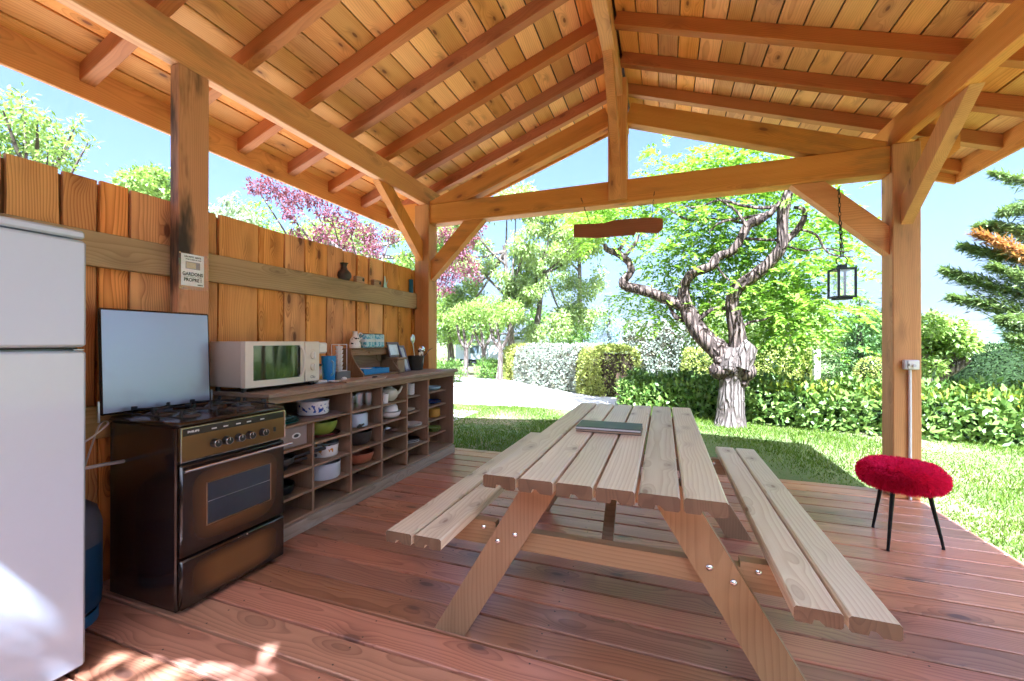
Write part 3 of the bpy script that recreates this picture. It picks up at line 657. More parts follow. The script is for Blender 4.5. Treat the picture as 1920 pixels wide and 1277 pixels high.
for k in range(6):
    lat('small_bowl', bowl(.05, .026, .5, .003), -2.335, 3.495, LV[4]+e+k*.017, CERAM, 'small white bowl, '+['lowest', 'second from the bottom', 'third from the bottom', 'third from the top', 'second from the top', 'topmost'][k]+' in the stack of six', 'bowl', 'stack of small white bowls', 18)
lat('dish', bowl(.095, .036, .6), -2.375, 3.985, LV[4]+e, col('pale_blue_glaze', (.42, .58, .66)), 'pale blue shallow dish at the far end of the top shelf', 'dish')
# second row
bxm = empty('storage_box', (-2.30, 1.985, LV[3]+e), 'woven beige storage box with an oval grip next to the cooker', 'box')
def weave():
    s = Mt('woven_beige'); v = s.coords(); wv = s.n('ShaderNodeTexWave', bands_direction='Y'); s.put(wv.inputs[0], v); wv.inputs['Scale'].default_value = 45; wv.inputs['Distortion'].default_value = 2
    s.put(s.b.inputs['Base Color'], s.mix(wv.outputs[1], (.38, .31, .27), (.25, .20, .17))); s.b.inputs['Roughness'].default_value = .85; s.bump(wv.outputs[1], .5, .002); return s.m
P('box', gbox(-2.50, CF-.03, 1.835, 2.135, LV[3]+e, .676, .006), weave(), bxm)
P('grip', gtorus((CF-.029, 2.045, .617), .017, .0045, 'X', 18, 6, (1, 1.6, .85)), CERAM, bxm, smooth=True)
P('grip_hole', gellip((CF-.030, 2.045, .617), (.0015, .023, .011), 14, 6), BLACKP, bxm)
lat('mixing_bowl', bowl(.12, .095, .5), -2.32, 2.345, LV[3]+e+.012, col('lime_glaze', (.19, .27, .03)), 'lime green mixing bowl on the second shelf', 'bowl')
for k in range(2): lat('plate', plate(.135-.01*k, .012), -2.33, 2.365, LV[3]+e+.006*k, col('dark_red_glaze%d' % k, (.12+.02*k, .012, .018)), ['wider', 'smaller'][k]+' dark red plate under the lime green bowl', 'plate')
wp = empty('saucepan', (-2.32, 2.715, LV[3]+e), 'white enamel saucepan upside down with a black handle', 'saucepan')
P('pan', glathe([(.092, 0), (.096, .003), (.095, .09), (.088, .104), (.001, .108)], 26, (-2.32, 2.715, LV[3]+e)), WHITEE_SHADE, wp, smooth=50)
P('handle', gtube([(-2.24, 2.67, LV[3]+.02), (-2.20, 2.60, LV[3]+.02), (-2.19, 2.625, LV[3]+.022), (-2.225, 2.695, LV[3]+.022)], .008, 8), BLACKP, wp, smooth=True)
lat('bowl', bowl(.095, .055, .4, .004, .003), -2.285, 3.115, LV[3]+e, CERAM, 'white lipped bowl under an upturned bowl on the second shelf', 'bowl')
lat('bowl', [(.070, .0), (.074, .004), (.066, .045), (.04, .072), (.001, .078), ], -2.285, 3.115, LV[3]+e+.056, CERAM, 'white bowl turned upside down on the lipped bowl', 'bowl')
lat('dish', bowl(.06, .022, .6), -2.345, 3.50, LV[3]+e, CRM, 'small cream dish on the second shelf', 'dish')
for k in range(3): lat('plate', plate(.10, .016), -2.375, 3.985, LV[3]+e+k*.008, col('cobalt_glaze%d' % k, (.025, .07, .27)), ['lowest', 'middle', 'topmost'][k]+' of three cobalt blue plates at the far end', 'plate', 'stack of blue plates')
# third row
for k, (y_, x_, dz, hl) in enumerate(((1.96, -2.36, 0, .22), (1.98, -2.33, .04, .26))):
    f_ = empty('frying_pan', (x_, y_, LV[2]+e+dz), ['lower black frying pan, handle pointing right', 'upper grey frying pan with long handle'][k]+', third shelf beside the cooker', 'frying pan')
    P('pan', glathe(pot(.115, .036), 26, (x_, y_, LV[2]+e+dz)), BLACKM if k == 0 else plain('grey_pan', (.10, .09, .09), .35, .5), f_, smooth=50)
    P('handle', gtube([(x_+.07, y_+.085, LV[2]+dz+.03), (x_+.115, y_+.16, LV[2]+dz+.045), (x_+.14, y_+.10+hl*.7, LV[2]+dz+.05+.0*k)], [.009, .011, .012], 8), BLACKP, f_, smooth=True)
ca = empty('casserole', (-2.31, 2.385, LV[2]+e), 'white enamel casserole with orange flowers, lid upside down on it', 'casserole')
P('pot', glathe(pot(.09, .075), 26, (-2.31, 2.385, LV[2]+e)), patterned('orange_flower_enamel', (.78, .77, .74), (.55, .24, .03), 30, .60, (-.02, .02)), ca, smooth=50)
P('lid', glathe([(.001, 0), (.06, .002), (.092, .018), (.094, .020), (.06, .006), (.001, .004)], 26, (-2.31, 2.385, LV[2]+.078)), WHITEE_SHADE, ca, smooth=50)
for dy in (-.105, .105): P('handle', gbox(-2.325, -2.295, 2.385+dy-.014, 2.385+dy+.014, LV[2]+.05, LV[2]+.064, .004), BLACKP, ca)
P('knob', glathe([(.012, 0), (.016, .012), (.016, .02), (.001, .022)], 14, (-2.31, 2.385, LV[2]+.086)), BLACKP, ca, smooth=True)
lat('basket_bowl', bowl(.115, .105, .55, .006), -2.32, 2.735, LV[2]+e, plain('dark_wicker', (.045, .032, .030), .6, 0, .4, 60, bump=.8), 'deep dark brown wicker bowl on the third shelf', 'bowl')
lat('glass_bowl', bowl(.07, .05, .4, .003), -2.29, 3.135, LV[2]+e, GLASS, 'clear glass bowl alone on the third shelf', 'bowl')
lat('drinking_glass', [(.001, .0), (.022, 0), (.03, .06), (.028, .06), (.02, .006), (.001, .006)], -2.27, 2.99, LV[2]+e, GLASS, 'small clear glass left of the glass bowl', 'glass')
for k in range(2): lat('plate', plate(.115, .02), -2.31, 3.465, LV[2]+e+k*.009, CERAM, ['lower', 'upper'][k]+' of two deep white plates on the third shelf', 'plate', 'pair of white plates')
YEL = [col('yellow_glaze%d' % k, (.52, .30+.01*k, .055)) for k in range(2)]
for k in range(7): lat('bowl', bowl(.075, .03, .6, .003), -2.36, 3.985, LV[2]+e+k*.0105, YEL[k % 2], 'mustard yellow bowl, '+['lowest', 'second from the bottom', 'third from the bottom', 'fourth from the bottom', 'third from the top', 'second from the top', 'topmost'][k]+' in its stack', 'bowl', 'stack of yellow bowls', 20)
# fourth row
f_ = empty('frying_pan', (-2.36, 2.0, LV[1]+e), 'black frying pan alone on the fourth shelf beside the cooker', 'frying pan')
P('pan', glathe(pot(.12, .045), 26, (-2.36, 2.0, LV[1]+e)), BLACKM, f_, smooth=50); P('handle', gtube([(-2.45, 1.93, LV[1]+.04), (-2.52, 1.87, LV[1]+.05), (-2.57, 1.84, LV[1]+.055)], .011, 8), BLACKP, f_, smooth=True)
lat('casserole_dish', pot(.115, .105, .006), -2.31, 2.37, LV[1]+e, WHITEE_SHADE, 'large plain white round casserole on the fourth shelf', 'casserole')
lat('terracotta_bowl', bowl(.125, .088, .55, .007, .006), -2.32, 2.74, LV[1]+e, plain('terracotta', (.36, .115, .055), .5, 0, .12, 18, coat=.2), 'terracotta bowl with a rim on the fourth shelf', 'bowl')
for k in range(4): lat('plate', plate(.095, .014), -2.31, 3.455, LV[1]+e+k*.008, BLACKP if k % 2 else CERAM, ['lowest, white', 'second, black', 'third, white', 'topmost, black'][k]+' plate in the black and white stack', 'plate', 'black and white plates', 20)
GRN = col('lime_plate', (.30, .38, .09))
for k in range(4): lat('plate', plate(.085, .016), -2.36, 3.975, LV[1]+e+k*.010, GRN, ['lowest', 'second from the bottom', 'second from the top', 'topmost'][k]+' lime green plate in the stack of four', 'plate', 'stack of green plates', 20)
# ================================================================== ON THE COUNTER
CT0 = .9165
mw = empty('microwave', (-2.45, 2.03, CT0), 'cream microwave oven with a curved door on the counter behind the cooker', 'microwave')
P('body', gbox(-2.615, -2.345, 1.772, 2.330, .944, 1.222, .006), plain('mw_cream', (.56, .52, .45), .4, 0, .03), mw)
def bulge(y0, y1, z0, z1, x, d, ny=14):
    V = []; F = []
    for i in range(ny+1):
        t = i/ny; y = y0+(y1-y0)*t; xx = x+d*(1-(2*t-1)**2)
        V += [(x-.034, y, z0), (xx, y, z0), (xx, y, z1), (x-.034, y, z1)]
    for i in range(ny):
        a = i*4
        for k in range(4): F.append((a+k, a+4+k, a+4+(k+1) % 4, a+(k+1) % 4))
    F.append((0, 1, 2, 3)); F.append((ny*4+3, ny*4+2, ny*4+1, ny*4)); return V, F
door = P('door', bulge(1.772, 2.200, .944, 1.222, -2.312, .016), CREAMP, mw, smooth=35)
P('window', bulge(1.818, 2.162, .985, 1.196, -2.3055, .0115), plain('mw_glass', (.012, .016, .014), .05, 0, .1, coat=1.), door, smooth=35)
gv = gtube([Vector(p[:3]) for p in smoothpts([(-2.302, 2.158, .985, 0), (-2.288, 2.172, 1.03, 0), (-2.284, 2.176, 1.09, 0), (-2.288, 2.172, 1.15, 0), (-2.302, 2.158, 1.197, 0)], 4)], .008, 8)
P('handle', gv, CREAMP, door, smooth=True)
cp = P('control_panel', gbox(-2.344, -2.305, 2.203, 2.330, .944, 1.222, .005), CREAMP, mw, smooth=True)
for z in (1.125, 1.045): 
    kb = P('knob', glathe([(.026, 0), (.024, .012), (.001, .014)], 20, (-2.3049, 2.268, z), 'X'), CREAMP, mw, smooth=True)
    P('knob_grip', gbox(-2.2915, -2.283, 2.264, 2.272, z-.022, z+.022, .002), WHITEP, kb)
P('brand_print', on_xwall(text_geo('Clio', .028, .9), -2.3046, 2.268, .975), plain('grey_print', (.12, .10, .10), .5), cp)
P('scale_print', on_xwall(text_geo('. - - .', .02, 1), -2.3046, 2.268, 1.165), plain('red_print', (.5, .16, .08), .5), cp)
for x_ in (-2.58, -2.36):
    for y_ in (1.80, 2.30): P('foot', glathe([(.014, CT0), (.014, .9435)], 10, (x_, y_, 0)), BLACKP, mw)
cm = empty('coffee_maker', (-2.42, 2.375, CT0), 'white coffee maker with a small glass jug beside the microwave', 'coffee maker')
P('housing', gbox(-2.52, -2.425, 2.338, 2.43, CT0, 1.215, .010), WHITEP, cm, smooth=True)
P('brew_head', gbox(-2.424, -2.325, 2.338, 2.43, 1.135, 1.215, .012), WHITEP, cm, smooth=True)
P('base', gbox(-2.424, -2.325, 2.338, 2.43, CT0, .940, .008), WHITEP, cm, smooth=True)
jg = P('jug', glathe([(.001, 0), (.034, 0), (.038, .03), (.034, .09), (.028, .10)], 20, (-2.374, 2.384, .9405)), GLASS, cm, smooth=50)
P('jug_lid', glathe([(.03, 0), (.03, .016), (.001, .02)], 18, (-2.374, 2.384, 1.0415)), BLACKP, jg, smooth=50)
bj = empty('water_jug', (-2.40, 2.515, CT0), 'bright blue plastic water jug beside the coffee maker', 'jug'); BLUE = plain('blue_plastic', (.03, .22, .55), .3, 0, .04)
P('body', glathe([(.001, 0), (.042, 0), (.05, .10), (.054, .195), (.05, .195), (.046, .10), (.038, .006), (.001, .006)], 24, (-2.40, 2.515, CT0)), BLUE, bj, smooth=50)
P('handle', gtube([(-2.355, 2.495, CT0+.16), (-2.325, 2.482, CT0+.15), (-2.325, 2.482, CT0+.07), (-2.36, 2.498, CT0+.05)], .008, 8), plain('pale_blue_plastic', (.22, .42, .66), .3), bj, smooth=True)
sp_ = lat('saucer', plate(.05, .01), -2.30, 2.47, CT0+.001, CERAM, 'small white saucer in front of the blue jug', 'saucer')
gy = tag(P('grey_box', gbox(-2.52, -2.40, 2.60, 2.755, CT0, .983, .004), plain('slate_tin', (.17, .165, .17), .5)), 'small grey box carrying the rack of white cups', 'box')
rk = empty('cup_rack', (-2.46, 2.68, .984), 'white wire rack standing on the small grey box', 'rack')
P('wire_frame', merge(*[gtube([(x_, y_, .9845), (x_, y_, 1.198)], .0025, 6) for x_ in (-2.495, -2.425) for y_ in (2.645, 2.735)], gtube([(-2.495, 2.645, 1.198), (-2.425, 2.645, 1.198), (-2.425, 2.735, 1.198), (-2.495, 2.735, 1.198), (-2.495, 2.645, 1.198)], .0025, 6), gtube([(-2.495, 2.645, .987), (-2.425, 2.645, .987), (-2.425, 2.735, .987), (-2.495, 2.735, .987), (-2.495, 2.645, .987)], .0025, 6)), WHITEP, rk)
for k in range(6):
    z = .990+k*.033; c_ = empty('cup', (-2.46, 2.69, z), 'white espresso cup, '+['lowest', 'second from the bottom', 'third from the bottom', 'third from the top', 'second from the top', 'topmost'][k]+' in the wire rack', 'cup', 'cups in the wire rack')
    P('bowl', glathe([(.001, 0), (.022, 0), (.031, .03), (.028, .03), (.02, .004), (.001, .004)], 16, (-2.46, 2.69, z)), CERAM, c_, smooth=50); P('handle', gtorus((-2.415, 2.665, z+.016), .009, .003, 'X', 12, 5), CERAM, c_, smooth=True)
og = empty('counter_organiser', (-2.5, 3.15, CT0), 'small brown wooden desk organiser with curved sides on the counter', 'organiser'); OD = W({**OAK, 'c1': (.27, .165, .09), 'c2': (.17, .095, .05)}, 'organiser_wood', 'Y'); ODz = W({**OAK, 'c1': (.27, .165, .09), 'c2': (.17, .095, .05)}, 'organiser_wood', 'Z')
sidep = [(-2.605, CT0), (-2.385, CT0), (-2.38, .945)]+[(-2.40-.085*math.sin(t*math.pi/2)-.03*t, .96+.18*t) for t in (0, .15, .3, .5, .7, .85, 1.)]+[(-2.515, 1.165), (-2.605, 1.165)]
for y0 in (2.885, 3.395): P('side', gprism([(p[0], p[1]) for p in sidep], 'Y', y0, y0+.014), ODz, og)
P('top', gbox(-2.605, -2.505, 2.8995, 3.3945, 1.150, 1.164, .002), OD, og); P('base', gbox(-2.604, -2.39, 2.8995, 3.3945, CT0, .932, .002), OD, og); P('back', gbox(-2.606, -2.598, 2.8995, 3.3945, .9325, 1.1495, .002), OD, og)
dwr = P('flap', gbox(-2.522, -2.512, 2.8995, 3.3945, 1.098, 1.149, .002), OD, og); P('knob', glathe([(.011, 0), (.012, .008), (.001, .012)], 12, (-2.5118, 3.12, 1.125), 'X'), ODz, dwr, smooth=True)
tag(P('blue_tray', merge(gbox(-2.56, -2.40, 2.91, 3.26, .934, .938, .001), gbox(-2.402, -2.398, 2.91, 3.26, .9382, .982, .001), gbox(-2.56, -2.4025, 2.91, 2.914, .9382, .982, .001), gbox(-2.56, -2.4025, 3.256, 3.26, .9382, .982, .001), gbox(-2.56, -2.556, 2.9145, 3.2555, .9382, .982, .001)), BLUE), 'bright blue paper tray lying inside the organiser', 'tray')
tag(P('paper_sheets', xf(gbox(-.10, .10, -.07, .07, 0, .003, .001), Matrix.Translation((-2.48, 3.0, .9845)) @ Matrix.Rotation(.4, 4, 'Z') @ Matrix.Scale(.7, 4)), PAPER), 'white papers sticking out above the blue tray', 'paper')
jk = empty('oil_jug', (-2.53, 2.955, 1.1655), 'white pottery jug with dark olive sprigs on the organiser', 'jug')
P('body', glathe([(.001, 0), (.048, 0), (.05, .02), (.042, .075), (.022, .105), (.02, .135), (.024, .145), (.001, .146)], 22, (-2.53, 2.955, 1.1655)), patterned('olive_sprigs', (.74, .70, .64), (.03, .03, .04), 48, .58, (-.04, .02)), jk, smooth=50)
P('handle', gtorus((-2.51, 3.0, 1.27), .026, .005, 'X', 16, 6), CERAM, jk, smooth=True)
def tin():
    s = Mt('blue_tile_tin'); v = s.coords(); sp = s.n('ShaderNodeSeparateXYZ'); s.put(sp.inputs[0], v)
    m = s.ramp(s.noise(v, 55, 2), .48, .52); c = s.mix(m, (.10, .36, .50), (.45, .62, .68)); z = sp.outputs[2]
    band = s.math('LESS_THAN', s.math('ABSOLUTE', z), .012); c = s.mix(band, c, (.60, .65, .66)); c = s.mix(s.math('GREATER_THAN', z, .058), c, (.03, .03, .04))
    s.put(s.b.inputs['Base Color'], c); s.b.inputs['Roughness'].default_value = .3; return s.m
TIN = tin()
for k, y_ in enumerate((3.02, 3.155)): tag(P('storage_tin', gbox(-2.585, -2.465, y_, y_+.130, 1.1655, 1.293, .012), TIN, smooth=True), ['blue patterned square tin next to the olive jug', 'blue patterned square tin right of the other tin'][k]+' on the organiser', 'tin')
tag(P('cutting_board', gprism([(-2.335, 2.50), (-2.165, 2.44), (-2.150, 2.86), (-2.245, 3.02), (-2.345, 2.98)], 'Z', CT0+.0005, CT0+.012), W({**PINE, 'c1': (.42, .28, .18), 'c2': (.33, .20, .12)}, 'cutting_board', 'Y')), 'thin light wooden cutting board at the front of the counter', 'cutting board')
tag(P('black_grip', gellip((-2.20, 2.80, CT0+.019), (.012, .035, .007), 14, 8), BLACKP, smooth=True), 'small black oval handle lying on the cutting board', 'handle')
tag(P('plug_adapter', merge(gellip((-2.33, 2.60, CT0+.016), (.018, .024, .015), 12, 8)), WHITEP, smooth=True), 'small white plug in front of the grey box', 'plug')
sm = empty('wood_block', (-2.46, 3.475, CT0), 'upright pale wooden block with a flat cap behind the organiser', 'block')
P('trunk', gbox(-2.52, -2.41, 3.41, 3.53, CT0, 1.048, .008), W(PINED, 'block_wood', 'Z'), sm); P('cap', gbox(-2.54, -2.39, 3.38, 3.55, 1.0485, 1.066, .005), W(PINED, 'block_cap', 'Y'), sm)
pb = tag(P('paddle_board', gprism([(3.34, 1.04), (3.44, 1.03), (3.43, 1.15), (3.40, 1.20), (3.385, 1.262), (3.36, 1.262), (3.35, 1.20), (3.31, 1.15)], 'X', -2.604, -2.590), W(PINED, 'paddle', 'Z')), 'wooden paddle board with narrow handle leaning on the fence', 'board')
def frame(name, cx, cyy, z, wd, ht, tilt, rz, label, fm_):
    e_ = empty(name, (cx, cyy, z), label, 'picture frame'); e_.rotation_euler = (0, tilt, rz)
    def loc(n_, g, m, par): o = P(n_, g, m, None, loc=Vector((0, 0, 0))); o.parent = par; return o
    t = .022; f0 = loc('frame', merge(gbox(0, .014, -wd/2, wd/2, 0, t), gbox(0, .014, -wd/2, wd/2, ht-t, ht), gbox(0, .014, -wd/2, -wd/2+t, t+.0003, ht-t-.0003), gbox(0, .014, wd/2-t, wd/2, t+.0003, ht-t-.0003)), fm_, e_)
    loc('picture', gbox(.002, .006, -wd/2+t, wd/2-t, t, ht-t, .0003), plain(name+'_print', (.72, .75, .78), .25, 0, .2, 14, col2=(.45, .55, .60)), e_)
    return e_
frame('picture_frame', -2.49, 3.475, 1.0675, .25, .15, R(-14), R(10), 'small dark framed picture standing on the wooden block', plain('frame_brown', (.13, .08, .075), .3))
frame('picture_frame', -2.475, 3.665, CT0+.001, .17, .27, R(-16), R(18), 'taller blue-grey framed notice between the block and the utensil pot', plain('frame_blue', (.16, .17, .27), .3))
ut = empty('utensil_pot', (-2.50, 3.86, CT0), 'dark metal bucket holding kitchen utensils at the counter end', 'pot')
DKM = plain('dark_zinc', (.055, .05, .042), .45, .5, .25, 30)
P('bucket', glathe([(.001, 0), (.072, 0), (.086, .125), (.09, .13), (.088, .155), (.084, .155), (.070, .006), (.001, .006)], 24, (-2.50, 3.86, CT0)), DKM, ut, smooth=50)
P('rim_band', gtorus((-2.50, 3.86, CT0+.118), .0865, .0025, 'Z', 24, 6), DKM, ut, smooth=True)
def spoon(name, label, base, tip, r, mat, flat=(.018, 1, 1)):
    e_ = empty(name, base, label, 'utensil'); P('shaft', gtube([base, tip], .004, 7), mat, e_, smooth=True)
    P('bowl', gellip((tip[0], tip[1], tip[2]+r*.8), (r*flat[0] if flat[0] < 1 else r, r*flat[1], r*flat[2]), 16, 10), mat, e_, smooth=True); return e_
spoon('slotted_spoon', 'large round steel spoon standing tallest in the bucket', (-2.47, 3.815, CT0+.03), (-2.475, 3.762, 1.215), .042, STEEL, (.3, .95, 1.15))
spoon('ladle', 'shiny steel ladle with dome up, leaning right in the bucket', (-2.49, 3.86, CT0+.03), (-2.46, 3.895, 1.10), .048, CHROME, (.9, 1, .8))
for k, (dy, dz_) in enumerate(((-.03, .02), (.0, .035), (.03, .022))):
    spoon('wooden_spoon', ['leftmost', 'middle', 'rightmost'][k]+' short wooden spoon in the bucket', (-2.46, 3.86+dy*.6, CT0+.03), (-2.435, 3.86+dy, CT0+.165+dz_-.02), .014, W(PINE, 'spoon_wood', 'Z'), (.5, 1, 1.4))
tg = tag(P('skewer', gtube([(-2.47, 3.90, CT0+.10), (-2.43, 4.02, CT0+.215), (-2.42, 4.075, CT0+.235)], [.004, .004, .002], 7), BLACKM), 'thin dark fork sticking out to the right of the bucket', 'utensil')
# ================================================================== ON THE FENCE RAIL
RZ = 1.7645
lat('vase', [(.001, 0), (.045, 0), (.062, .03), (.058, .06), (.03, .09), (.022, .115), (.026, .138), (.036, .148), (.030, .146), (.018, .12), (.001, .118)], -2.645+.0, 2.95, RZ, plain('dark_pottery', (.055, .042, .035), .45, 0, .2, 25), 'dark brown flared pottery vase on the fence rail', 'vase')
for k, y_ in enumerate((3.09, 3.335)):
    b_ = empty('wooden_block', (-2.648, y_+.05, RZ), ['pale wooden block with a round hole next to the vase', 'pale wooden block with a round hole farther along the rail'][k], 'block')
    P('block', gbox(-2.668, -2.628, y_, y_+.11, RZ, RZ+.058, .004), W({**PINED, 'c1': (.48, .30, .17)}, 'rail_block', 'Y'), b_); P('hole', glathe([(.015, 0), (.015, .001)], 14, (-2.6279, y_+.09, RZ+.032), 'X'), BLACKP, b_)
bi = empty('bird_figure', (-2.648, 3.53, RZ), 'thin grey metal bird ornament upright on the rail', 'ornament')
P('body', gprism([(3.505, 0+RZ), (3.565, RZ), (3.55, RZ+.03), (3.528, RZ+.115), (3.515, RZ+.12), (3.512, RZ+.05)], 'X', -2.651, -2.645), STEEL, bi); P('wing', gtube([(-2.648, 3.55, RZ+.035), (-2.645, 3.56, RZ+.06), (-2.645, 3.575, RZ+.09)], [.006, .004, .001], 6), STEEL, bi, smooth=True)
tag(P('blue_book', gbox(-2.666, -2.630, 3.975, 4.008, RZ, RZ+.150, .002), plain('petrol_blue', (.02, .13, .22), .5)), 'slim dark blue book upright at the far end of the rail', 'book')
# ================================================================== SIGN ON THE POST
sg = empty('notice', (-2.524, 1.62, 1.51), 'white printed notice in a clear sleeve pinned to the stained post', 'sign')
P('sheet', gbox(-2.5238, -2.5228, 1.553, 1.676, 1.537, 1.716, .0003), PAPER, sg)
def tx(t, size, y, z, sx=1., b=0.): return on_xwall(text_geo(t, size, sx, bold=b, extrude=.0002), -2.5224, y, z)
P('heading', tx('UN PETIT GESTE', .0125, 1.6145, 1.700, .98, .0005), INK, sg); P('subheading', tx('POUR LE BIEN DE TOUS', .0085, 1.618, 1.686, .92, .0003), INK, sg)
P('large_text', tx('GARDONS', .0265, 1.6145, 1.603, .86, .0011), INK, sg); P('small_text', tx('LE FOUR A MICRO - ONDES', .0068, 1.6145, 1.588, 1.15, .0001), INK, sg)
P('large_text', tx('PROPRE !', .0265, 1.6145, 1.570, .88, .0011), INK, sg); P('footer', tx('MERCI', .0085, 1.655, 1.545, 1.2, .0005), INK, sg)
pic = P('picture', gbox(-2.5226, -2.5222, 1.576, 1.654, 1.632, 1.673, .0001), plain('print_grey', (.30, .30, .31), .6), sg); P('picture_window', gbox(-2.5221, -2.5219, 1.580, 1.631, 1.636, 1.669, .00005), plain('print_yellow', (.62, .55, .36), .6), pic)
def sleeve():
    s = Mt('plastic_sleeve'); tr = s.n('ShaderNodeBsdfTransparent'); gl = s.n('ShaderNodeBsdfGlossy'); gl.inputs['Roughness'].default_value = .08
    bp = s.n('ShaderNodeBump'); s.put(bp.inputs['Height'], s.noise(s.coords(), 22, 2)); bp.inputs['Strength'].default_value = 1; bp.inputs['Distance'].default_value = .02; s.t.links.new(bp.outputs[0], gl.inputs['Normal'])
    mx = s.n('ShaderNodeMixShader'); mx.inputs[0].default_value = .06; s.t.links.new(tr.outputs[0], mx.inputs[1]); s.t.links.new(gl.outputs[0], mx.inputs[2]); s.t.links.new(mx.outputs[0], s.out.inputs[0]); return s.m
P('sleeve', gbox(-2.5215, -2.5211, 1.541, 1.699, 1.512, 1.722, .0001), sleeve(), sg)
for y_, z_ in ((1.546, 1.717), (1.694, 1.717), (1.546, 1.520), (1.694, 1.517)): P('pin', glathe([(.0045, 0), (.003, .003), (.001, .0035)], 10, (-2.521, y_, z_), 'X'), plain('brass', (.6, .42, .15), .3, .9) if 'brass' not in bpy.data.materials else bpy.data.materials['brass'], sg, smooth=True)
# ================================================================== HANGING PLANK, LANTERN, SOCKET
hp = empty('hanging_board', (-.42, 4.16, 2.40), 'rough red-brown wooden board hanging on chains below the tie beam', 'board')
def zpx(x, y): p = at(x, y, Y=4.16); return (p.x, p.z)
poly = [zpx(*p) for p in ((1076, 445), (1076, 421), (1105, 420), (1133, 419), (1148, 414), (1185, 410), (1222, 408), (1243, 410.5), (1243, 428), (1234, 437), (1192, 435.5), (1190, 440), (1160, 442.5), (1120, 446))]
P('board', gprism(poly, 'Y', 4.15, 4.175), wood('rusty_board', 'X', (.34, .11, .035), (.20, .05, .02), None, rough=.8, sp=.02, var=.05, ringmix=.3), hp)
def chain(p0, p1, r=.009, w=.0022):
    p0, p1 = Vector(p0), Vector(p1); d = p1-p0; n_ = max(2, int(d.length/(r*2.6))); G = []; q = d.to_track_quat('Z', 'Y').to_matrix().to_4x4()
    for i in range(n_):
        c = p0+d*((i+.5)/n_); G.append(xf(gtorus((0, 0, 0), r*.8, w, 'X', 10, 5, (1, .75, 1.9)), Matrix.Translation(c) @ q @ Matrix.Rotation(math.pi/2*(i % 2), 4, 'Z')))
    return merge(*G)
IRON = plain('dark_iron', (.05, .042, .035), .5, .7, .3)
a, b = at(1090, 378, Y=4.099), at(1106, 420, Y=4.16); tag(P('chain', chain((a.x, 4.09, a.z+.03), (b.x, 4.162, b.z)), IRON, hp, smooth=True), kind='stuff')
a, b = at(1227, 366, Y=4.099), at(1222, 408, Y=4.16); tag(P('chain', chain((a.x, 4.09, a.z+.03), (b.x, 4.162, b.z)), IRON, hp, smooth=True), kind='stuff')
LX, LY = 1.345, 4.05
ln_ = empty('lantern', (LX, LY, 1.55), 'square black metal candle lantern with glass panes hanging by the right post', 'lantern')
LB = plain('lantern_metal', (.03, .034, .034), .4, .5, .2); Rz = Matrix.Translation((LX, LY, 0)) @ Matrix.Rotation(R(14), 4, 'Z'); hw = .062
fr_ = []
for sx in (-1, 1):
    for sy in (-1, 1): fr_.append(gbox(sx*hw-.007, sx*hw+.007, sy*hw-.007, sy*hw+.007, 1.585, 1.790, .001))
P('frame', xf(merge(*fr_, gbox(-hw-.008, hw+.008, -hw-.008, hw+.008, 1.7905, 1.806, .002), gbox(-hw-.008, hw+.008, -hw-.008, hw+.008, 1.570, 1.5845, .002), gbox(-hw+.012, hw-.012, -hw+.012, hw-.012, 1.556, 1.5695, .002), gbox(-.026, .026, -.026, .026, 1.8065, 1.838, .003)), Rz), LB, ln_)
for ax in (0, 1):
    for s_ in (-1, 1):
        g = gbox(-hw+.0075, hw-.0075, s_*hw-.001, s_*hw+.001, 1.586, 1.789, .0002) if ax == 0 else gbox(s_*hw-.001, s_*hw+.001, -hw+.0075, hw-.0075, 1.586, 1.789, .0002)
        P('pane', xf(g, Rz), GLASS, ln_)
P('ring', gtorus((LX, LY, 1.868), .037, .004, 'Y', 20, 6), IRON, ln_, smooth=True)
tag(P('chain', merge(chain((LX-.006, LY, 1.902), (LX-.006, 4.085, 2.455), .014, .003), chain((LX+.010, LY, 1.902), (LX+.006, 4.095, 2.20), .014, .003)), IRON, ln_, smooth=True), kind='stuff')
P('hook', gtube([(LX-.006, 4.124, 2.46), (LX-.006, 4.08, 2.462), (LX-.006, 4.075, 2.445)], .004, 7), IRON, ln_, smooth=True)
sk = empty('socket_outlet', (1.783, 4.079, 1.006), 'pale grey socket box with a white conduit on the right post', 'socket')
SKM = plain('socket_grey', (.58, .57, .60), .4, 0, .02)
P('box', gbox(1.738, 1.829, 4.036, 4.079, 1.006, 1.080, .005), SKM, sk, smooth=True); P('face', gbox(1.756, 1.824, 4.030, 4.0355, 1.012, 1.074, .004), WHITEP, sk, smooth=True)
P('knob', glathe([(.012, 0), (.011, -.012), (.001, -.013)], 14, (1.790, 4.0299, 1.038), 'Y'), SKM, sk, smooth=True); P('switch', gbox(1.757, 1.764, 4.028, 4.0298, 1.035, 1.052, .001), INK, sk)
P('conduit', gtube([(1.783, 4.068, 1.0055), (1.783, 4.068, .002)], .0105, 10), plain('conduit_white', (.74, .73, .76), .35), sk, smooth=True)
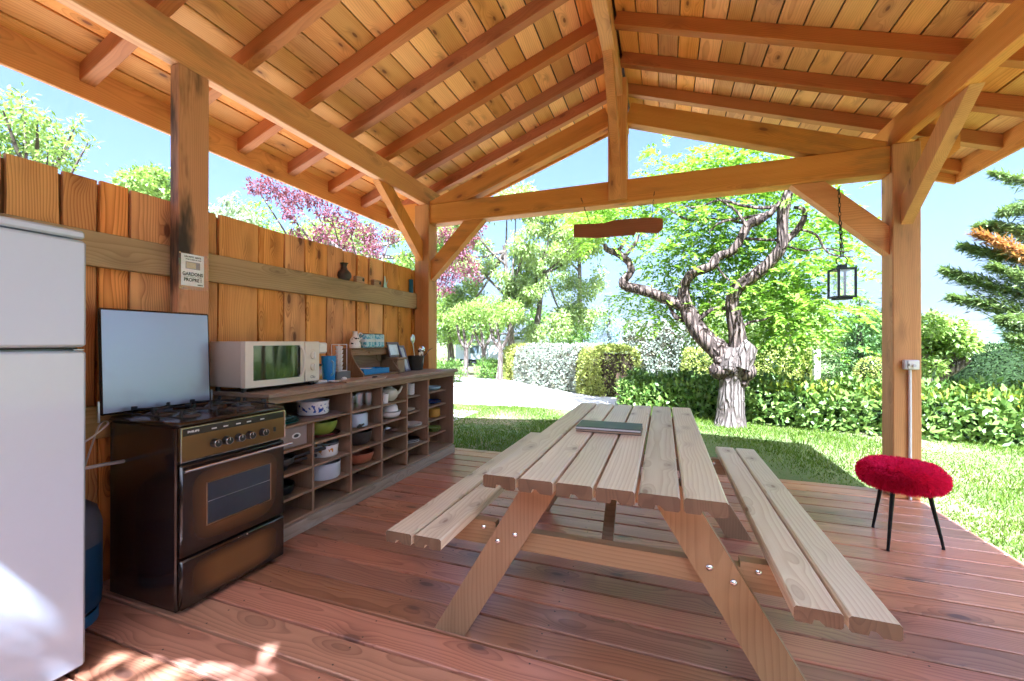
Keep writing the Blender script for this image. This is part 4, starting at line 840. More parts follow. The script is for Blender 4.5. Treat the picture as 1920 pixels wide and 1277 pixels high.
# ================================================================== VEGETATION
def unit(a): return a/(np.linalg.norm(a, axis=1)[:, None]+1e-9)
def leaf_arrays(base, d, L, wd, nrm=None):
    """rhombic leaves folded along the midrib"""
    n = len(base); d = unit(d); r = RNG.normal(0, 1, (n, 3)) if nrm is None else nrm+RNG.normal(0, .35, (n, 3))
    s = unit(np.cross(d, r)); up = np.cross(s, d); L = np.broadcast_to(L, n)[:, None]; wd = np.broadcast_to(wd, n)[:, None]
    V = np.stack([base, base+d*L*.45+s*wd*.5+up*wd*.12, base+d*L, base+d*L*.45-s*wd*.5+up*wd*.12], 1).reshape(-1, 3)
    i = np.arange(n)*4; return V, np.stack([i, i+1, i+2, i+3], 1)
def clump_points(cl, n, shell=.45):
    cl = np.array(cl, float); vol = cl[:, 3]*cl[:, 4]*cl[:, 5]; vol = vol**.8; k = RNG.choice(len(cl), n, p=vol/vol.sum())
    u_ = unit(RNG.normal(0, 1, (n, 3))); rad = (shell+(1-shell)*RNG.random(n)**.7)*(1+.25*RNG.normal(0, 1, n)*(RNG.random(n) < .3))
    return cl[k, :3]+u_*rad[:, None]*cl[k, 3:6], u_
def crown(cl, n, L, wd, mat, parent, name='crown', droop=.3, shell=.45, jit=.25):
    p, u_ = clump_points(cl, n, shell); d = u_*.6+RNG.normal(0, .6, (n, 3)); d[:, 2] -= droop
    V, F = leaf_arrays(p, d, L*RNG.uniform(1-jit, 1+jit, n), wd*RNG.uniform(1-jit, 1+jit, n), nrm=np.tile([0, 0, 1.], (n, 1)))
    return fastmesh(name, V, F, mat, parent)
def sprays(pts, dirs, nl, L, ll, lw, droop=.35):
    """pinnate compound leaves: nl pairs of leaflets along a rachis of length L"""
    n = len(pts); d = unit(dirs); s = unit(np.cross(d, np.tile([0, 0, 1.], (n, 1))+RNG.normal(0, .3, (n, 3)))); B = []; D = []
    for k in range(nl):
        t = (k+.7)/nl; c = pts+d*L*t+np.array([0, 0, -droop*L])*t*t
        for sg in (-1, 1): B.append(c); D.append(s*sg*.85+d*.5+np.array([0, 0, -.25])+RNG.normal(0, .15, (n, 3)))
    B.append(pts+d*L+np.array([0, 0, -droop*L])); D.append(d+np.array([0, 0, -.4]))
    B = np.concatenate(B); D = np.concatenate(D); m = len(B)
    return leaf_arrays(B, D, ll*RNG.uniform(.75, 1.2, m), lw*RNG.uniform(.8, 1.2, m), nrm=np.tile([0, 0, 1.], (m, 1)))
def pr(px, py, rng):
    d = (_f*FPX+_r*(px-960)-_u*(py-638.5)).normalized(); return Vector((0, 0, CAMZ))+d*rng
def limb(name, pts, mat, parent, n=9, k=4, knob=0.):
    sp = smoothpts(pts, k); sp = [p for p in sp]
    V, F = gtube([p[:3] for p in sp], [max(.004, p[3]) for p in sp], n)
    if knob:
        A = np.array(V); A += RNG.normal(0, knob, A.shape); V = [tuple(v) for v in A]
    return P(name, (V, F), mat, parent, smooth=True)
BARK = bark('gnarled_bark', (.165, .12, .09), (.045, .032, .024), 11, 1.); BARKL = bark('pale_bark', (.22, .18, .145), (.09, .07, .055), 10, 1.); BARKD = bark('grey_bark', (.22, .18, .15), (.08, .06, .05), 8, .7)
L_MAIN = leafmat('robinia_leaf', (.155, .30, .02), (.32, .43, .04), .42, .6, .25); L_BIRCH = leafmat('birch_leaf', (.24, .33, .09), (.40, .46, .19), .45); L_GREEN = leafmat('green_leaf', (.11, .22, .035), (.24, .34, .07), .4)
L_LIGHT = leafmat('light_leaf', (.18, .29, .045), (.34, .41, .11), .45); L_PLUM = leafmat('plum_leaf', (.13, .035, .055), (.28, .11, .14), .35); L_ACAC = leafmat('acacia_leaf', (.18, .28, .05), (.34, .42, .12), .4)
L_BLUE = leafmat('blue_needle', (.17, .24, .23), (.30, .37, .36), .1); L_CONI = leafmat('conifer_leaf', (.07, .15, .03), (.16, .25, .06), .25); L_CEDAR = leafmat('cedar_leaf', (.13, .20, .06), (.28, .34, .12), .3); L_RUST = leafmat('rusty_needle', (.42, .19, .05), (.48, .29, .12), .3)
L_SILV = leafmat('silver_leaf', (.20, .23, .17), (.37, .40, .30), .15, patch=(.20, .19, .12), pscale=5.); L_GOLD = leafmat('gold_leaf', (.25, .29, .045), (.41, .43, .095), .25); L_DARK = leafmat('yew_leaf', (.022, .045, .014), (.05, .08, .022), .1, .8, .05)
L_LAUR = leafmat('laurel_leaf', (.075, .15, .02), (.21, .29, .05), .2, .42, .4); L_LAURY = leafmat('laurel_young_leaf', (.30, .36, .03), (.42, .45, .06), .4, .3)
# ---- the gnarled tree beyond the deck
mt = empty('gnarled_tree', (1.02, 7.7, GZ), 'old gnarled tree with twisting limbs and bright green leaves beyond the deck', 'tree')
def tp_(l, Y=7.65, dy=None):
    out = []
    for i, (x, y, wpx) in enumerate(l):
        yy = Y+(dy[i] if dy else 0); p = at(x, y, Y=yy); dep = (p-Vector((0, 0, CAMZ))).dot(_f); out.append((p.x, p.y, p.z, wpx*.46*dep/FPX))
    return out
limb('trunk', tp_([(1368, 806, 72), (1369, 790, 58), (1370, 755, 50), (1372, 725, 47), (1374, 703, 54), (1374, 688, 70), (1376, 670, 66), (1378, 652, 50)]), BARKL, mt, 16, 4, .006)
for c, r_ in (((1349, 695), (.16, .15, .14)), ((1397, 697), (.16, .17, .16)), ((1372, 690), (.2, .2, .17)), ((1392, 716), (.10, .1, .09)), ((1352, 677), (.12, .13, .12))):
    p = at(*c, Y=7.58); g = gellip(p, r_, 16, 12); A = np.array(g[0]); A += RNG.normal(0, .008, A.shape); P('burl', ([tuple(v) for v in A], g[1]), BARK, mt, smooth=True)
p = at(1400, 668, Y=7.5); limb('cut_stub', tp_([(1388, 690, 40), (1396, 668, 40), (1404, 650, 34), (1408, 645, 30)], 7.5), BARKL, mt, 12, 3, .004)
limb('limb', tp_([(1368, 680, 50), (1352, 660, 44), (1328, 640, 38), (1308, 617, 35), (1295, 592, 33), (1284, 568, 27), (1283, 536, 21), (1300, 512, 20), (1332, 500, 19), (1347, 481, 18), (1372, 472, 18), (1389, 447, 17), (1403, 422, 20), (1424, 412, 20), (1446, 398, 12), (1462, 380, 8)], 7.65, [0, 0, .05, .1, .12, .15, .1, .0, -.1, -.1, -.15, -.2, -.2, -.25, -.3, -.3]), BARK, mt, 10, 4, .004)
limb('limb', tp_([(1288, 575, 26), (1268, 569, 24), (1246, 559, 22), (1213, 546, 21), (1176, 537, 21), (1169, 526, 19), (1182, 512, 15), (1182, 498, 13), (1171, 484, 15), (1155, 474, 13), (1138, 468, 11), (1134, 458, 8)], 7.8), BARK, mt, 10, 4, .004)
limb('branch', tp_([(1172, 480, 9), (1182, 468, 8), (1192, 455, 7), (1198, 440, 4)], 7.8), BARK, mt, 7)
limb('branch', tp_([(1155, 474, 8), (1166, 462, 7), (1173, 448, 4)], 7.8), BARK, mt, 7)
limb('limb', tp_([(1380, 668, 36), (1383, 634, 32), (1377, 598, 29), (1373, 563, 26), (1386, 537, 25), (1418, 514, 25), (1449, 486, 24), (1466, 460, 22), (1467, 420, 21), (1469, 393, 22), (1478, 362, 18), (1481, 330, 12), (1470, 300, 7)], 7.6, [0, 0, 0, 0, -.05, -.1, -.15, -.2, -.2, -.2, -.2, -.1, 0]), BARK, mt, 10, 4, .004)
for l, Y in (([(1470, 455, 14), (1494, 432, 13), (1508, 408, 11), (1505, 392, 9), (1488, 389, 6)], 7.5), ([(1500, 430, 5), (1530, 440, 5), (1545, 465, 4), (1562, 478, 3), (1600, 482, 2)], 7.4), ([(1478, 462, 4), (1510, 470, 4), (1545, 465, 3), (1590, 472, 2), (1612, 455, 1.5)], 7.5), ([(1300, 602, 12), (1315, 595, 10), (1332, 582, 9), (1358, 578, 8), (1372, 582, 8)], 7.7), ([(1395, 610, 6), (1410, 603, 5), (1430, 600, 4), (1450, 592, 2)], 7.6), ([(1466, 385, 9), (1430, 390, 7), (1390, 385, 6), (1350, 375, 5), (1310, 388, 3), (1270, 385, 2)], 7.4), ([(1445, 400, 8), (1400, 408, 6), (1370, 412, 6), (1345, 420, 4), (1330, 436, 3)], 7.5), ([(1400, 425, 7), (1380, 395, 5), (1350, 375, 4), (1330, 360, 3)], 7.3), ([(1283, 600, 10), (1268, 595, 10), (1258, 580, 6), (1250, 560, 3)], 7.8), ([(1345, 500, 4), (1360, 520, 4), (1378, 530, 4)], 7.5), ([(1395, 447, 6), (1430, 449, 6), (1458, 450, 6)], 7.5), ([(1404, 420, 6), (1340, 410, 5), (1290, 412, 4), (1250, 390, 3)], 7.9)): limb('branch', tp_(l, Y), BARK, mt, 6, 3)
cents = [(1110, 405), (1150, 395), (1190, 400), (1225, 395), (1250, 330), (1290, 318), (1330, 312), (1375, 300), (1420, 295), (1450, 310), (1290, 385), (1330, 400), (1375, 370), (1420, 360), (1250, 460), (1290, 470), (1330, 455), (1375, 440), (1415, 470), (1440, 440), (1500, 365), (1530, 410), (1560, 440), (1545, 480), (1520, 520), (1490, 500), (1450, 540), (1415, 560), (1340, 545), (1300, 545), (1260, 520), (1190, 560), (1235, 590), (1330, 600), (1430, 590), (1480, 600), (1510, 585), (1540, 560), (1450, 630), (1500, 640), (1120, 440), (1350, 480), (1400, 510), (1480, 560)]
PT = []; DD = []
for i, (x, y) in enumerate(cents):
    Yc = 8.05+abs(RNG.normal(0, .5))-.35*(i % 5 == 0); c = at(x, y, Y=Yc); m = 62; r0 = RNG.uniform(.19, .31); q = RNG.normal(0, 1, (m, 3))*np.array([r0, r0*1.2, r0*.6])
    PT.append(np.array(c)+q); DD.append(q+RNG.normal(0, .15, (m, 3)))
V, F = sprays(np.concatenate(PT), np.concatenate(DD), 5, .25, .098, .046); fastmesh('crown', V, F, L_MAIN, mt)
# ---- generic background trees
def tree(name, label, base, trunk, cl, n, L, wd, mat, bk_=BARKD, limbs=8, group=None, tr=.12, droop=.3, shell=.45):
    e_ = empty(name, base, label, 'tree', group); b = Vector(base); top = Vector(trunk)
    mid = b.lerp(top, .5)+Vector((random.uniform(-.15, .15), 0, 0)); limb('trunk', [(*b, tr*1.25), (*b.lerp(top, .15), tr), (*mid, tr*.8), (*top, tr*.45)], bk_, e_, 9, 3)
    for i in range(min(limbs, len(cl))):
        c = Vector(cl[i*max(1, len(cl)//max(1, limbs))][:3]); s0 = b.lerp(top, random.uniform(.45, .98)); m_ = s0.lerp(c, .5)+Vector((0, 0, -.1*(c-s0).length)); 
        limb('limb', [(*s0, tr*.42), (*m_, tr*.28), (*c, tr*.08)], bk_, e_, 6, 3)
    crown(cl, n, L, wd, mat, e_, droop=droop, shell=shell); return e_
def pxclumps(lst, rng, jit=.8):
    out = []
    for x, y, rp in lst:
        g = rng+RNG.uniform(-jit, jit); c = pr(x, y, g); r_ = rp*g/FPX*.93; out.append((*c, r_, r_, r_*.8))
    return out
def rnd_px(n, x0, x1, y0, y1, r0, r1, test=None):
    o = []
    while len(o) < n:
        x, y = RNG.uniform(x0, x1), RNG.uniform(y0, y1)
        if test is None or test(x, y): o.append((x, y, RNG.uniform(r0, r1)))
    return o
def gnd(px, rng):
    p = pr(px, 640, rng); return (p.x, p.y, GZ)
b1 = gnd(962, 23); tree('birch_tree', 'airy pale green birch, left of the two behind the gravel path', b1, pr(945, 460, 23), pxclumps(rnd_px(46, 840, 1010, 360, 610, 16, 30), 23, 2), 22000, .20, .105, L_BIRCH, BARKL, 10, 'pale birches', .2, .6, .2)
tree('birch_tree', 'airy pale green birch, right of the two behind the gravel path', gnd(996, 25), pr(1020, 470, 25), pxclumps(rnd_px(46, 955, 1135, 375, 640, 16, 32), 25, 2), 22000, .20, .105, L_BIRCH, BARKL, 10, 'pale birches', .2, .6, .2)
limb_ = None
tree('leafy_tree', 'tall pale tree showing as hazy leaves between birch and hanging board', gnd(1085, 38), pr(1085, 430, 38), pxclumps(rnd_px(22, 1030, 1130, 390, 560, 16, 30), 38, 2), 7000, .26, .15, L_BIRCH, BARKD, 4, None, .25)
tree('purple_plum_tree', 'purple-leaved plum tree rising behind the fence', gnd(700, 11.5), pr(690, 480, 11.5), pxclumps([(400, 330, 6)] and [(505, 352, 24), (480, 350, 16), (545, 372, 26), (585, 372, 24), (620, 402, 24), (600, 440, 24), (560, 445, 20), (655, 425, 26), (640, 460, 26), (690, 440, 26), (700, 470, 22), (735, 440, 18), (545, 400, 18), (660, 395, 14), (595, 470, 20), (835, 440, 26), (860, 470, 30), (845, 510, 28), (880, 500, 24), (830, 540, 22), (893, 520, 14), (885, 445, 18), (900, 425, 14)], 11.5, 1.0), 6500, .095, .045, L_PLUM, BARKD, 12, None, .12, .2, .15)
tree('leafy_tree', 'light yellow-green tree mixed behind the purple plum over the fence', gnd(690, 17), pr(690, 430, 17), pxclumps(rnd_px(40, 470, 830, 400, 520, 20, 36, lambda x, y: y > 380+(560-x)*.25), 17, 1.5), 12000, .15, .08, L_LIGHT, BARKD, 8, None, .2, .3, .15)
tree('acacia_tree', 'feathery acacia tree above the fence at the far left', gnd(60, 10), pr(70, 290, 10), pxclumps([(15, 250, 34), (60, 260, 30), (70, 225, 22), (45, 200, 16), (40, 178, 12), (105, 255, 26), (90, 285, 28), (130, 275, 18), (140, 240, 12), (165, 268, 9), (5, 205, 20), (10, 285, 34), (0, 180, 16), (118, 300, 22), (150, 225, 9), (180, 266, 6)], 10, .7), 2300, .095, .038, L_ACAC, BARKD, 12, None, .1, .2, .1)
tree('leafy_tree', 'bushy light green treetop peeping over the fence left of the stained post', gnd(275, 13), pr(275, 350, 13), pxclumps([(255, 345, 24), (285, 340, 24), (310, 345, 22), (270, 365, 26), (300, 370, 26), (240, 365, 16), (285, 325, 12)], 13, .7), 4000, .11, .05, L_ACAC, BARKD, 4, None, .1)
tree('willow_tree', 'wispy grey-green willow just right of the stained post', gnd(430, 16), pr(430, 410, 16), pxclumps([(410, 395, 14), (425, 375, 10), (445, 390, 16), (465, 405, 16), (405, 415, 16), (440, 365, 6), (430, 410, 18)], 16, .8), 1800, .15, .035, leafmat('willow_leaf', (.26, .33, .17), (.38, .43, .28), .3), BARKD, 4, None, .1, .9, .1)
for k, (px, rg, lab) in enumerate(((872, 16.6, 'small pollarded tree nearest the left pavilion post'), (905, 16.4, 'forked pollarded tree between the two other small ones'), (936, 14.8, 'small pollarded tree nearest the clipped hedge'))):
    b = gnd(px, rg); e_ = empty('pollarded_tree', b, lab+', beside the gravel path', 'tree', 'pollarded trees by the path'); b = Vector(b)
    f1 = b+Vector((.05, 0, 1.1)); limb('trunk', [(*b, .14), (*(b+Vector((.04, 0, .5))), .10), (*f1, .09)], BARKL, e_, 8, 3)
    for dx in (-.45, -.1, .4): limb('limb', [(*f1, .07), (*(f1+Vector((dx*.6, 0, .35))), .06), (*(f1+Vector((dx, random.uniform(-.2, .2), .95))), .05)], BARKL, e_, 7, 3)
    cl = [(f1.x+dx, f1.y+random.uniform(-.3, .3), f1.z+1.15+random.uniform(-.2, .5), .45, .45, .38) for dx in (-.6, -.3, 0, .3, .55)]; crown(cl, 1500, .12, .05, L_LIGHT, e_)
tree('leafy_tree', 'yellow-green tree filling the gap right of the far left post', gnd(845, 24), pr(850, 560, 24), pxclumps(rnd_px(26, 815, 905, 540, 640, 16, 28), 24, 2), 7500, .17, .09, L_LIGHT, BARKD, 5, None, .2, .3, .25)
tree('leafy_tree', 'dark green low tree behind the white mobile home', gnd(930, 34), pr(930, 600, 34), pxclumps(rnd_px(24, 830, 1120, 585, 640, 14, 24), 34, 3), 5000, .3, .18, L_GREEN, BARKD, 4, None, .2)
# blue spruce and conifers
def conifer(name, label, base, h, r, n, L, wd, mat, group=None, droop=.25, dens=26):
    e_ = empty(name, base, label, 'tree', group); b = Vector(base); limb('trunk', [(*b, r*.09), (*(b+Vector((0, 0, h*.5))), r*.06), (*(b+Vector((0, 0, h*.97))), .01)], BARKD, e_, 7, 2)
    per = n//(dens*7); B = []; D = []
    for k in range(dens):
        t = k/(dens-1); z = b.z+h*(.06+.93*t); rr_ = r*(1-t)**.8+.05; nb = max(4, int(11*(1-t)+4))
        for j in range(nb):
            a_ = RNG.uniform(0, 2*np.pi); ln2 = rr_*RNG.uniform(.75, 1.1); m = max(4, int(n/(dens*9)*ln2/r*1.6)); u_ = RNG.random(m)**.7
            c = np.stack([b.x+np.cos(a_)*ln2*u_, b.y+np.sin(a_)*ln2*u_, z-droop*ln2*u_**1.5+.0*u_], 1)+RNG.normal(0, .035*r+.02, (m, 3)); B.append(c); D.append(np.tile([np.cos(a_), np.sin(a_), -.1], (m, 1))+RNG.normal(0, .5, (m, 3)))
    B = np.concatenate(B); D = np.concatenate(D); V, F = leaf_arrays(B, D, L*RNG.uniform(.7, 1.3, len(B)), wd, nrm=np.tile([0, 0, 1.], (len(B), 1))); fastmesh('crown', V, F, mat, e_); return e_
conifer('blue_spruce', 'silvery blue spruce rising behind the clipped hedges', gnd(1142, 21), 3.7, 1.5, 9000, .16, .03, L_BLUE)
conifer('conifer_tree', 'green feathery conifer left of the right post', gnd(1612, 15.5), 2.75, 1.35, 9000, .15, .04, L_CONI, 'green conifers', .1)
conifer('conifer_tree', 'paler conifer behind, close to the right post', gnd(1668, 19), 3.1, 1.4, 6000, .17, .05, L_CONI, 'green conifers', .1)
tree('leafy_tree', 'big bright tree behind the gnarled tree, left part', gnd(1330, 22), pr(1330, 560, 22), pxclumps(rnd_px(24, 1290, 1420, 570, 650, 16, 28), 22, 2), 4500, .18, .10, L_BIRCH, BARKD, 6, 'pale trees behind the gnarled tree', .2)
tree('leafy_tree', 'big bright tree behind the gnarled tree, right part', gnd(1480, 20), pr(1480, 520, 20), pxclumps(rnd_px(34, 1400, 1560, 490, 660, 18, 32, lambda x, y: y > 520+(x-1400)*.4), 20, 2), 5500, .17, .09, L_BIRCH, BARKD, 6, 'pale trees behind the gnarled tree', .2)
tree('leafy_tree', 'low distant tree line between lantern and right post', gnd(1590, 34), pr(1590, 620, 34), pxclumps(rnd_px(14, 1530, 1650, 595, 640, 12, 20), 34, 2), 4000, .28, .16, L_GREEN, BARKD, 3, None, .2)
# lopped tree right of the post
lt_ = empty('lopped_tree', gnd(1748, 11.5), 'leafy lopped tree with pale sloping limbs right of the right post', 'tree')
for l in ([(1722, 760, 30), (1742, 705, 22), (1772, 680, 18), (1800, 655, 12)], [(1742, 712, 20), (1785, 692, 17), (1815, 672, 12)], [(1730, 740, 24), (1736, 690, 18), (1738, 650, 12)]):
    sp_l = []
    for x, y, wp_ in l: q = pr(x, y, 11.5); sp_l.append((*q, wp_/2*11.5/FPX*.8))
    limb('limb', sp_l, BARKL, lt_, 8, 3)
crown(pxclumps([(1745, 610, 22), (1770, 615, 22), (1790, 628, 22), (1760, 640, 24), (1800, 645, 18), (1740, 640, 22), (1820, 640, 10), (1755, 665, 18), (1750, 595, 10), (1745, 690, 16), (1790, 650, 18)], 11.5, .6), 4200, .10, .05, L_LIGHT, lt_)
# cedar at the right edge
cd = empty('cedar_tree', gnd(2080, 9.5), 'cedar reaching in from the right edge with a rust-coloured dead branch', 'tree'); tr0 = Vector(gnd(2080, 9.5))
limb('trunk', [(*tr0, .26), (*(tr0+Vector((0, 0, 3))), .2), (*(tr0+Vector((0, 0, 6.5))), .06)], BARKD, cd, 10, 3)
def needles(px_list, rng0, rng1, wid, n, mat, name):
    P0 = [np.array(pr(x, y, rng0+(rng1-rng0)*i/(len(px_list)-1))) for i, (x, y) in enumerate(px_list)]; sp2 = smoothpts([(*p, 0) for p in P0], 6); A = np.array([q[:3] for q in sp2])
    limb('limb', [(*p, .035*(1-i/len(P0))+.006) for i, p in enumerate(P0)], BARKD, cd, 6, 3)
    t = RNG.random(n)**.8*(len(A)-1); i0 = np.minimum(t.astype(int), len(A)-2); fr_ = (t-i0)[:, None]; c = A[i0]*(1-fr_)+A[i0+1]*fr_; tan = unit(A[i0+1]-A[i0]); frac = t/(len(A)-1)
    off = RNG.normal(0, 1, (n, 3))*np.array([.5, .9, .42])*wid*(1.15-frac)[:, None]; B = c+off; D = tan*.9+off*1.2+RNG.normal(0, .35, (n, 3))+np.array([0, 0, -.15])
    V, F = leaf_arrays(B, D,   .10*RNG.uniform(.5, 1.4, n), .020, nrm=np.tile([0, 0, 1.], (n, 1))); return fastmesh(name, V, F, mat, cd)
for l, wd_, n_ in (([(2080, 640), (1960, 570), (1850, 535), (1772, 508)], .16, 2600), ([(2080, 660), (1970, 620), (1870, 575), (1785, 558)], .17, 2600), ([(2080, 540), (1960, 500), (1870, 480), (1805, 462)], .13, 1800), ([(2080, 480), (1970, 450), (1890, 430), (1835, 424)], .15, 2000), ([(2080, 440), (1980, 400), (1920, 390), (1880, 398)], .13, 1500), ([(2080, 360), (1980, 340), (1920, 340), (1862, 326)], .09, 900), ([(2080, 680), (1980, 640), (1920, 610), (1880, 600)], .2, 2400), ([(2080, 560), (2000, 540), (1930, 525), (1860, 500)], .16, 2000), ([(2080, 760), (2000, 700), (1940, 650), (1895, 632)], .18, 1800)):
    needles(l, 9.5, 8.6, wd_*1.35, int(n_*1.3), L_CEDAR, 'foliage')
tag(needles([(2060, 540), (1960, 495), (1890, 465), (1832, 438)], 9.2, 8.5, .16, 1500, L_RUST, 'dead_foliage'), 'rust-orange dead spray')
# ---- clipped hedges
def hedge(name, label, pts, wdt, ztop, n, L, wd, mat, core, cat='hedge', group=None, rnd_=.12, rough_=.03, ends=True):
    """a clipped hedge along a ground polyline: dark woody core inside a skin of leaves"""
    e_ = empty(name, (*pts[0][:2], GZ), label, cat, group); A = np.array(pts, float); seg = np.linalg.norm(np.diff(A, axis=0), axis=1); cum = np.r_[0, np.cumsum(seg)]; Lt = cum[-1]; H = ztop-GZ
    def pos(s):
        x = np.interp(s, cum, A[:, 0]); y = np.interp(s, cum, A[:, 1]); i = np.clip(np.searchsorted(cum, s)-1, 0, len(seg)-1); t = (A[i+1]-A[i])/seg[i][:, None]; return x, y, t
    hw_ = wdt/2; peri = 2*H+wdt; m = n; q = RNG.random(m)*peri; s = RNG.random(m)*Lt; side = np.where(q < H, -1, np.where(q < H+wdt, 0, 1)); z = np.where(side == 0, H, np.where(q < H, q, peri-q)); o_ = np.where(side == 0, q-H-hw_, side*hw_)
    # round the shoulders and ends
    ed = np.clip((z-(H-rnd_*2))/(rnd_*2), 0, 1); o_ = o_*(1-.22*ed**2); z = z-np.where(side == 0, .10*rnd_*8*np.abs(o_/hw_)**4*.5, 0)
    if ends:
        ne = int(n*.12); s[:ne] = np.where(RNG.random(ne) < .5, 0, Lt); o_[:ne] = RNG.uniform(-hw_, hw_, ne); z[:ne] = RNG.random(ne)*H
    x, y, t = pos(s); nx, ny = t[:, 1], -t[:, 0]     # right-hand normal
    bump_ = .04*np.sin(s*5+z*4)+.03*np.sin(s*13)+RNG.normal(0, rough_, m)
    nrm = np.stack([nx*np.sign(o_)*(side != 0), ny*np.sign(o_)*(side != 0), (side == 0)*1.+.15], 1); nrm = unit(nrm+RNG.normal(0, .12, (m, 3)))
    if ends: nrm[:ne] = np.stack([t[:ne, 0]*np.where(s[:ne] > Lt/2, 1, -1), t[:ne, 1]*np.where(s[:ne] > Lt/2, 1, -1), 0*s[:ne]], 1)
    B = np.stack([x+nx*o_, y+ny*o_, z+GZ], 1)+nrm*bump_[:, None]
    D = nrm*.45+RNG.normal(0, .6, (m, 3))+np.array([0, 0, .25]); V, F = leaf_arrays(B, D, L*RNG.uniform(.7, 1.3, m), wd*RNG.uniform(.8, 1.2, m), nrm=nrm); fastmesh('foliage', V, F, mat, e_)
    k = max(2, int(Lt/.35)); ss = np.linspace(.10, Lt-.10, k); x, y, t = pos(ss); V = []; F = []; a_ = hw_-.10
    for i in range(k):
        for oo, zz in ((-a_*.85, 0), (-a_, H*.5), (-a_*.8, H-.12), (a_*.8, H-.12), (a_, H*.5), (a_*.85, 0)): V.append((x[i]+t[i, 1]*oo+random.uniform(-.03, .03), y[i]-t[i, 0]*oo, GZ+zz))
    for i in range(k-1):
        for j in range(6): F.append((i*6+j, i*6+(j+1) % 6, (i+1)*6+(j+1) % 6, (i+1)*6+j))
    F += [tuple(range(6)), tuple(range((k-1)*6, k*6))[::-1]]; P('woody_core', (V, F), core, e_); return e_
TW = plain('hedge_twigs', (.10, .07, .045), .95, 0, .5, 9, spec=.1); TWG = plain('hedge_inner', (.03, .05, .015), .95, 0, .5, 9, spec=.1)
hedge('clipped_hedge', 'low yellow-green clipped hedge end rounded at the path, left of the silver hedge', [(-5.15, 14.75), (-4.35, 14.0)], 1.3, 1.02, 8500, .066, .038, L_GOLD, TW, group='clipped hedges', rnd_=.2)
hedge('clipped_hedge', 'low clipped silvery white-green hedge curving along the gravel path', [(-4.3, 13.95), (-3.2, 12.85), (-2.35, 12.05), (-1.72, 11.5)], 1.3, 1.03, 22000, .075, .045, L_SILV, TW, group='clipped hedges', rnd_=.2)
hedge('clipped_hedge', 'low yellow-green clipped hedge section right of the silver hedge', [(-1.68, 11.46), (-1.0, 10.86)], 1.3, 1.02, 8500, .064, .038, L_GOLD, TW, group='clipped hedges', rnd_=.15)
hedge('clipped_hedge', 'taller clipped silver hedge behind, left of the gnarled trunk', [(-1.1, 13.6), (.1, 13.5), (1.0, 13.4)], 1.2, 1.72, 15000, .08, .05, L_SILV, TW, group='clipped hedges', rnd_=.2)
hedge('clipped_hedge', 'long yellow-green clipped hedge behind the gnarled trunk', [(.55, 12.6), (2.0, 12.5), (3.45, 12.4)], 1.0, 1.0, 16000, .06, .034, L_GOLD, TWG, group='clipped hedges', rnd_=.15)
lh = hedge('laurel_hedge', 'long dense glossy laurel hedge across the lawn behind the gnarled tree', [(-.62, 9.05), (.6, 8.85), (1.8, 8.35), (3.0, 8.05), (4.4, 7.85), (6.5, 7.6), (9.0, 6.6)], 1.0, .45, 26000, .115, .05, L_LAUR, TWG, rough_=.07)
A = np.array([(-.62, 9.05), (.6, 8.85), (1.8, 8.35), (3.0, 8.05), (4.4, 7.85), (6.5, 7.6), (9.0, 6.6)]); m = 2600; s = RNG.uniform(1.5, 8.9, m); x = s; y = np.interp(x, A[:, 0], A[:, 1])+RNG.uniform(-.5, .5, m); B = np.stack([x, y, .44+RNG.normal(0, .05, m)], 1); V, F = leaf_arrays(B, RNG.normal(0, .45, (m, 3))+np.array([0, 0, .8]), .10*RNG.uniform(.7, 1.2, m), .04); fastmesh('young_shoots', V, F, L_LAURY, lh)
# dark clipped dome
dm = empty('clipped_dome', (6.6, 11.3, GZ), 'dark green clipped dome-shaped yew at the right behind the laurel hedge', 'shrub'); cx_, cy_, rx_, ry_, rz_ = 6.75, 11.3, 1.25, 1.1, 1.30
n = 9000; u_ = unit(RNG.normal(0, 1, (n, 3))); u_[:, 2] = np.abs(u_[:, 2]); k = 1/((np.abs(u_)**3.2).sum(1)**(1/3.2)); B = np.array([cx_, cy_, GZ])+u_*k[:, None]*np.array([rx_, ry_, rz_])+RNG.normal(0, .02, (n, 3)); V, F = leaf_arrays(B, u_*.5+RNG.normal(0, .6, (n, 3)), .06, .025, nrm=u_); fastmesh('foliage', V, F, L_DARK, dm)
P('woody_core', gellip((cx_, cy_, GZ+.3), (rx_*.93, ry_*.93, rz_*.74), 18, 12), TWG, dm, smooth=True)
bs = empty('clipped_ball', (4.3, 11.6, GZ), 'small clipped round bush beside the conifer left of the right post', 'shrub'); n = 1800; u_ = unit(RNG.normal(0, 1, (n, 3))); c0 = np.array(pr(1638, 700, 12.5)); V, F = leaf_arrays(c0+u_*np.array([.33, .33, .36])+RNG.normal(0, .012, (n, 3)), u_*.5+RNG.normal(0, .5, (n, 3)), .05, .025, nrm=u_); fastmesh('foliage', V, F, L_GOLD, bs); P('woody_core', gellip(tuple(c0), (.29, .29, .32), 12, 8), TWG, bs, smooth=True)
# posts and low gate by the hedges
pw = at(1531, 655, Y=11.6); tag(P('white_post', gbox(pw.x-.065, pw.x+.065, 11.55, 11.68, GZ, pw.z, .01), plain('bleached_wood', (.62, .56, .50), .7, 0, .15)), 'pale square wooden post at the end of the yellow-green hedge', 'post')
gt = empty('low_gate', (-.72, 9.6, GZ), 'low brown wooden gate frame at the left end of the laurel hedge', 'gate'); GW = W({**PINED, 'c1': (.36, .22, .14), 'c2': (.26, .15, .09)}, 'gate_wood', 'Z')
for x_ in (-.95, -.66): P('post', gbox(x_-.04, x_+.04, 9.56, 9.64, GZ, .52, .006), GW, gt)
for z_ in (.42, .18): P('rail', gbox(-.91, -.70, 9.58, 9.62, z_-.04, z_+.04, .004), GW, gt)
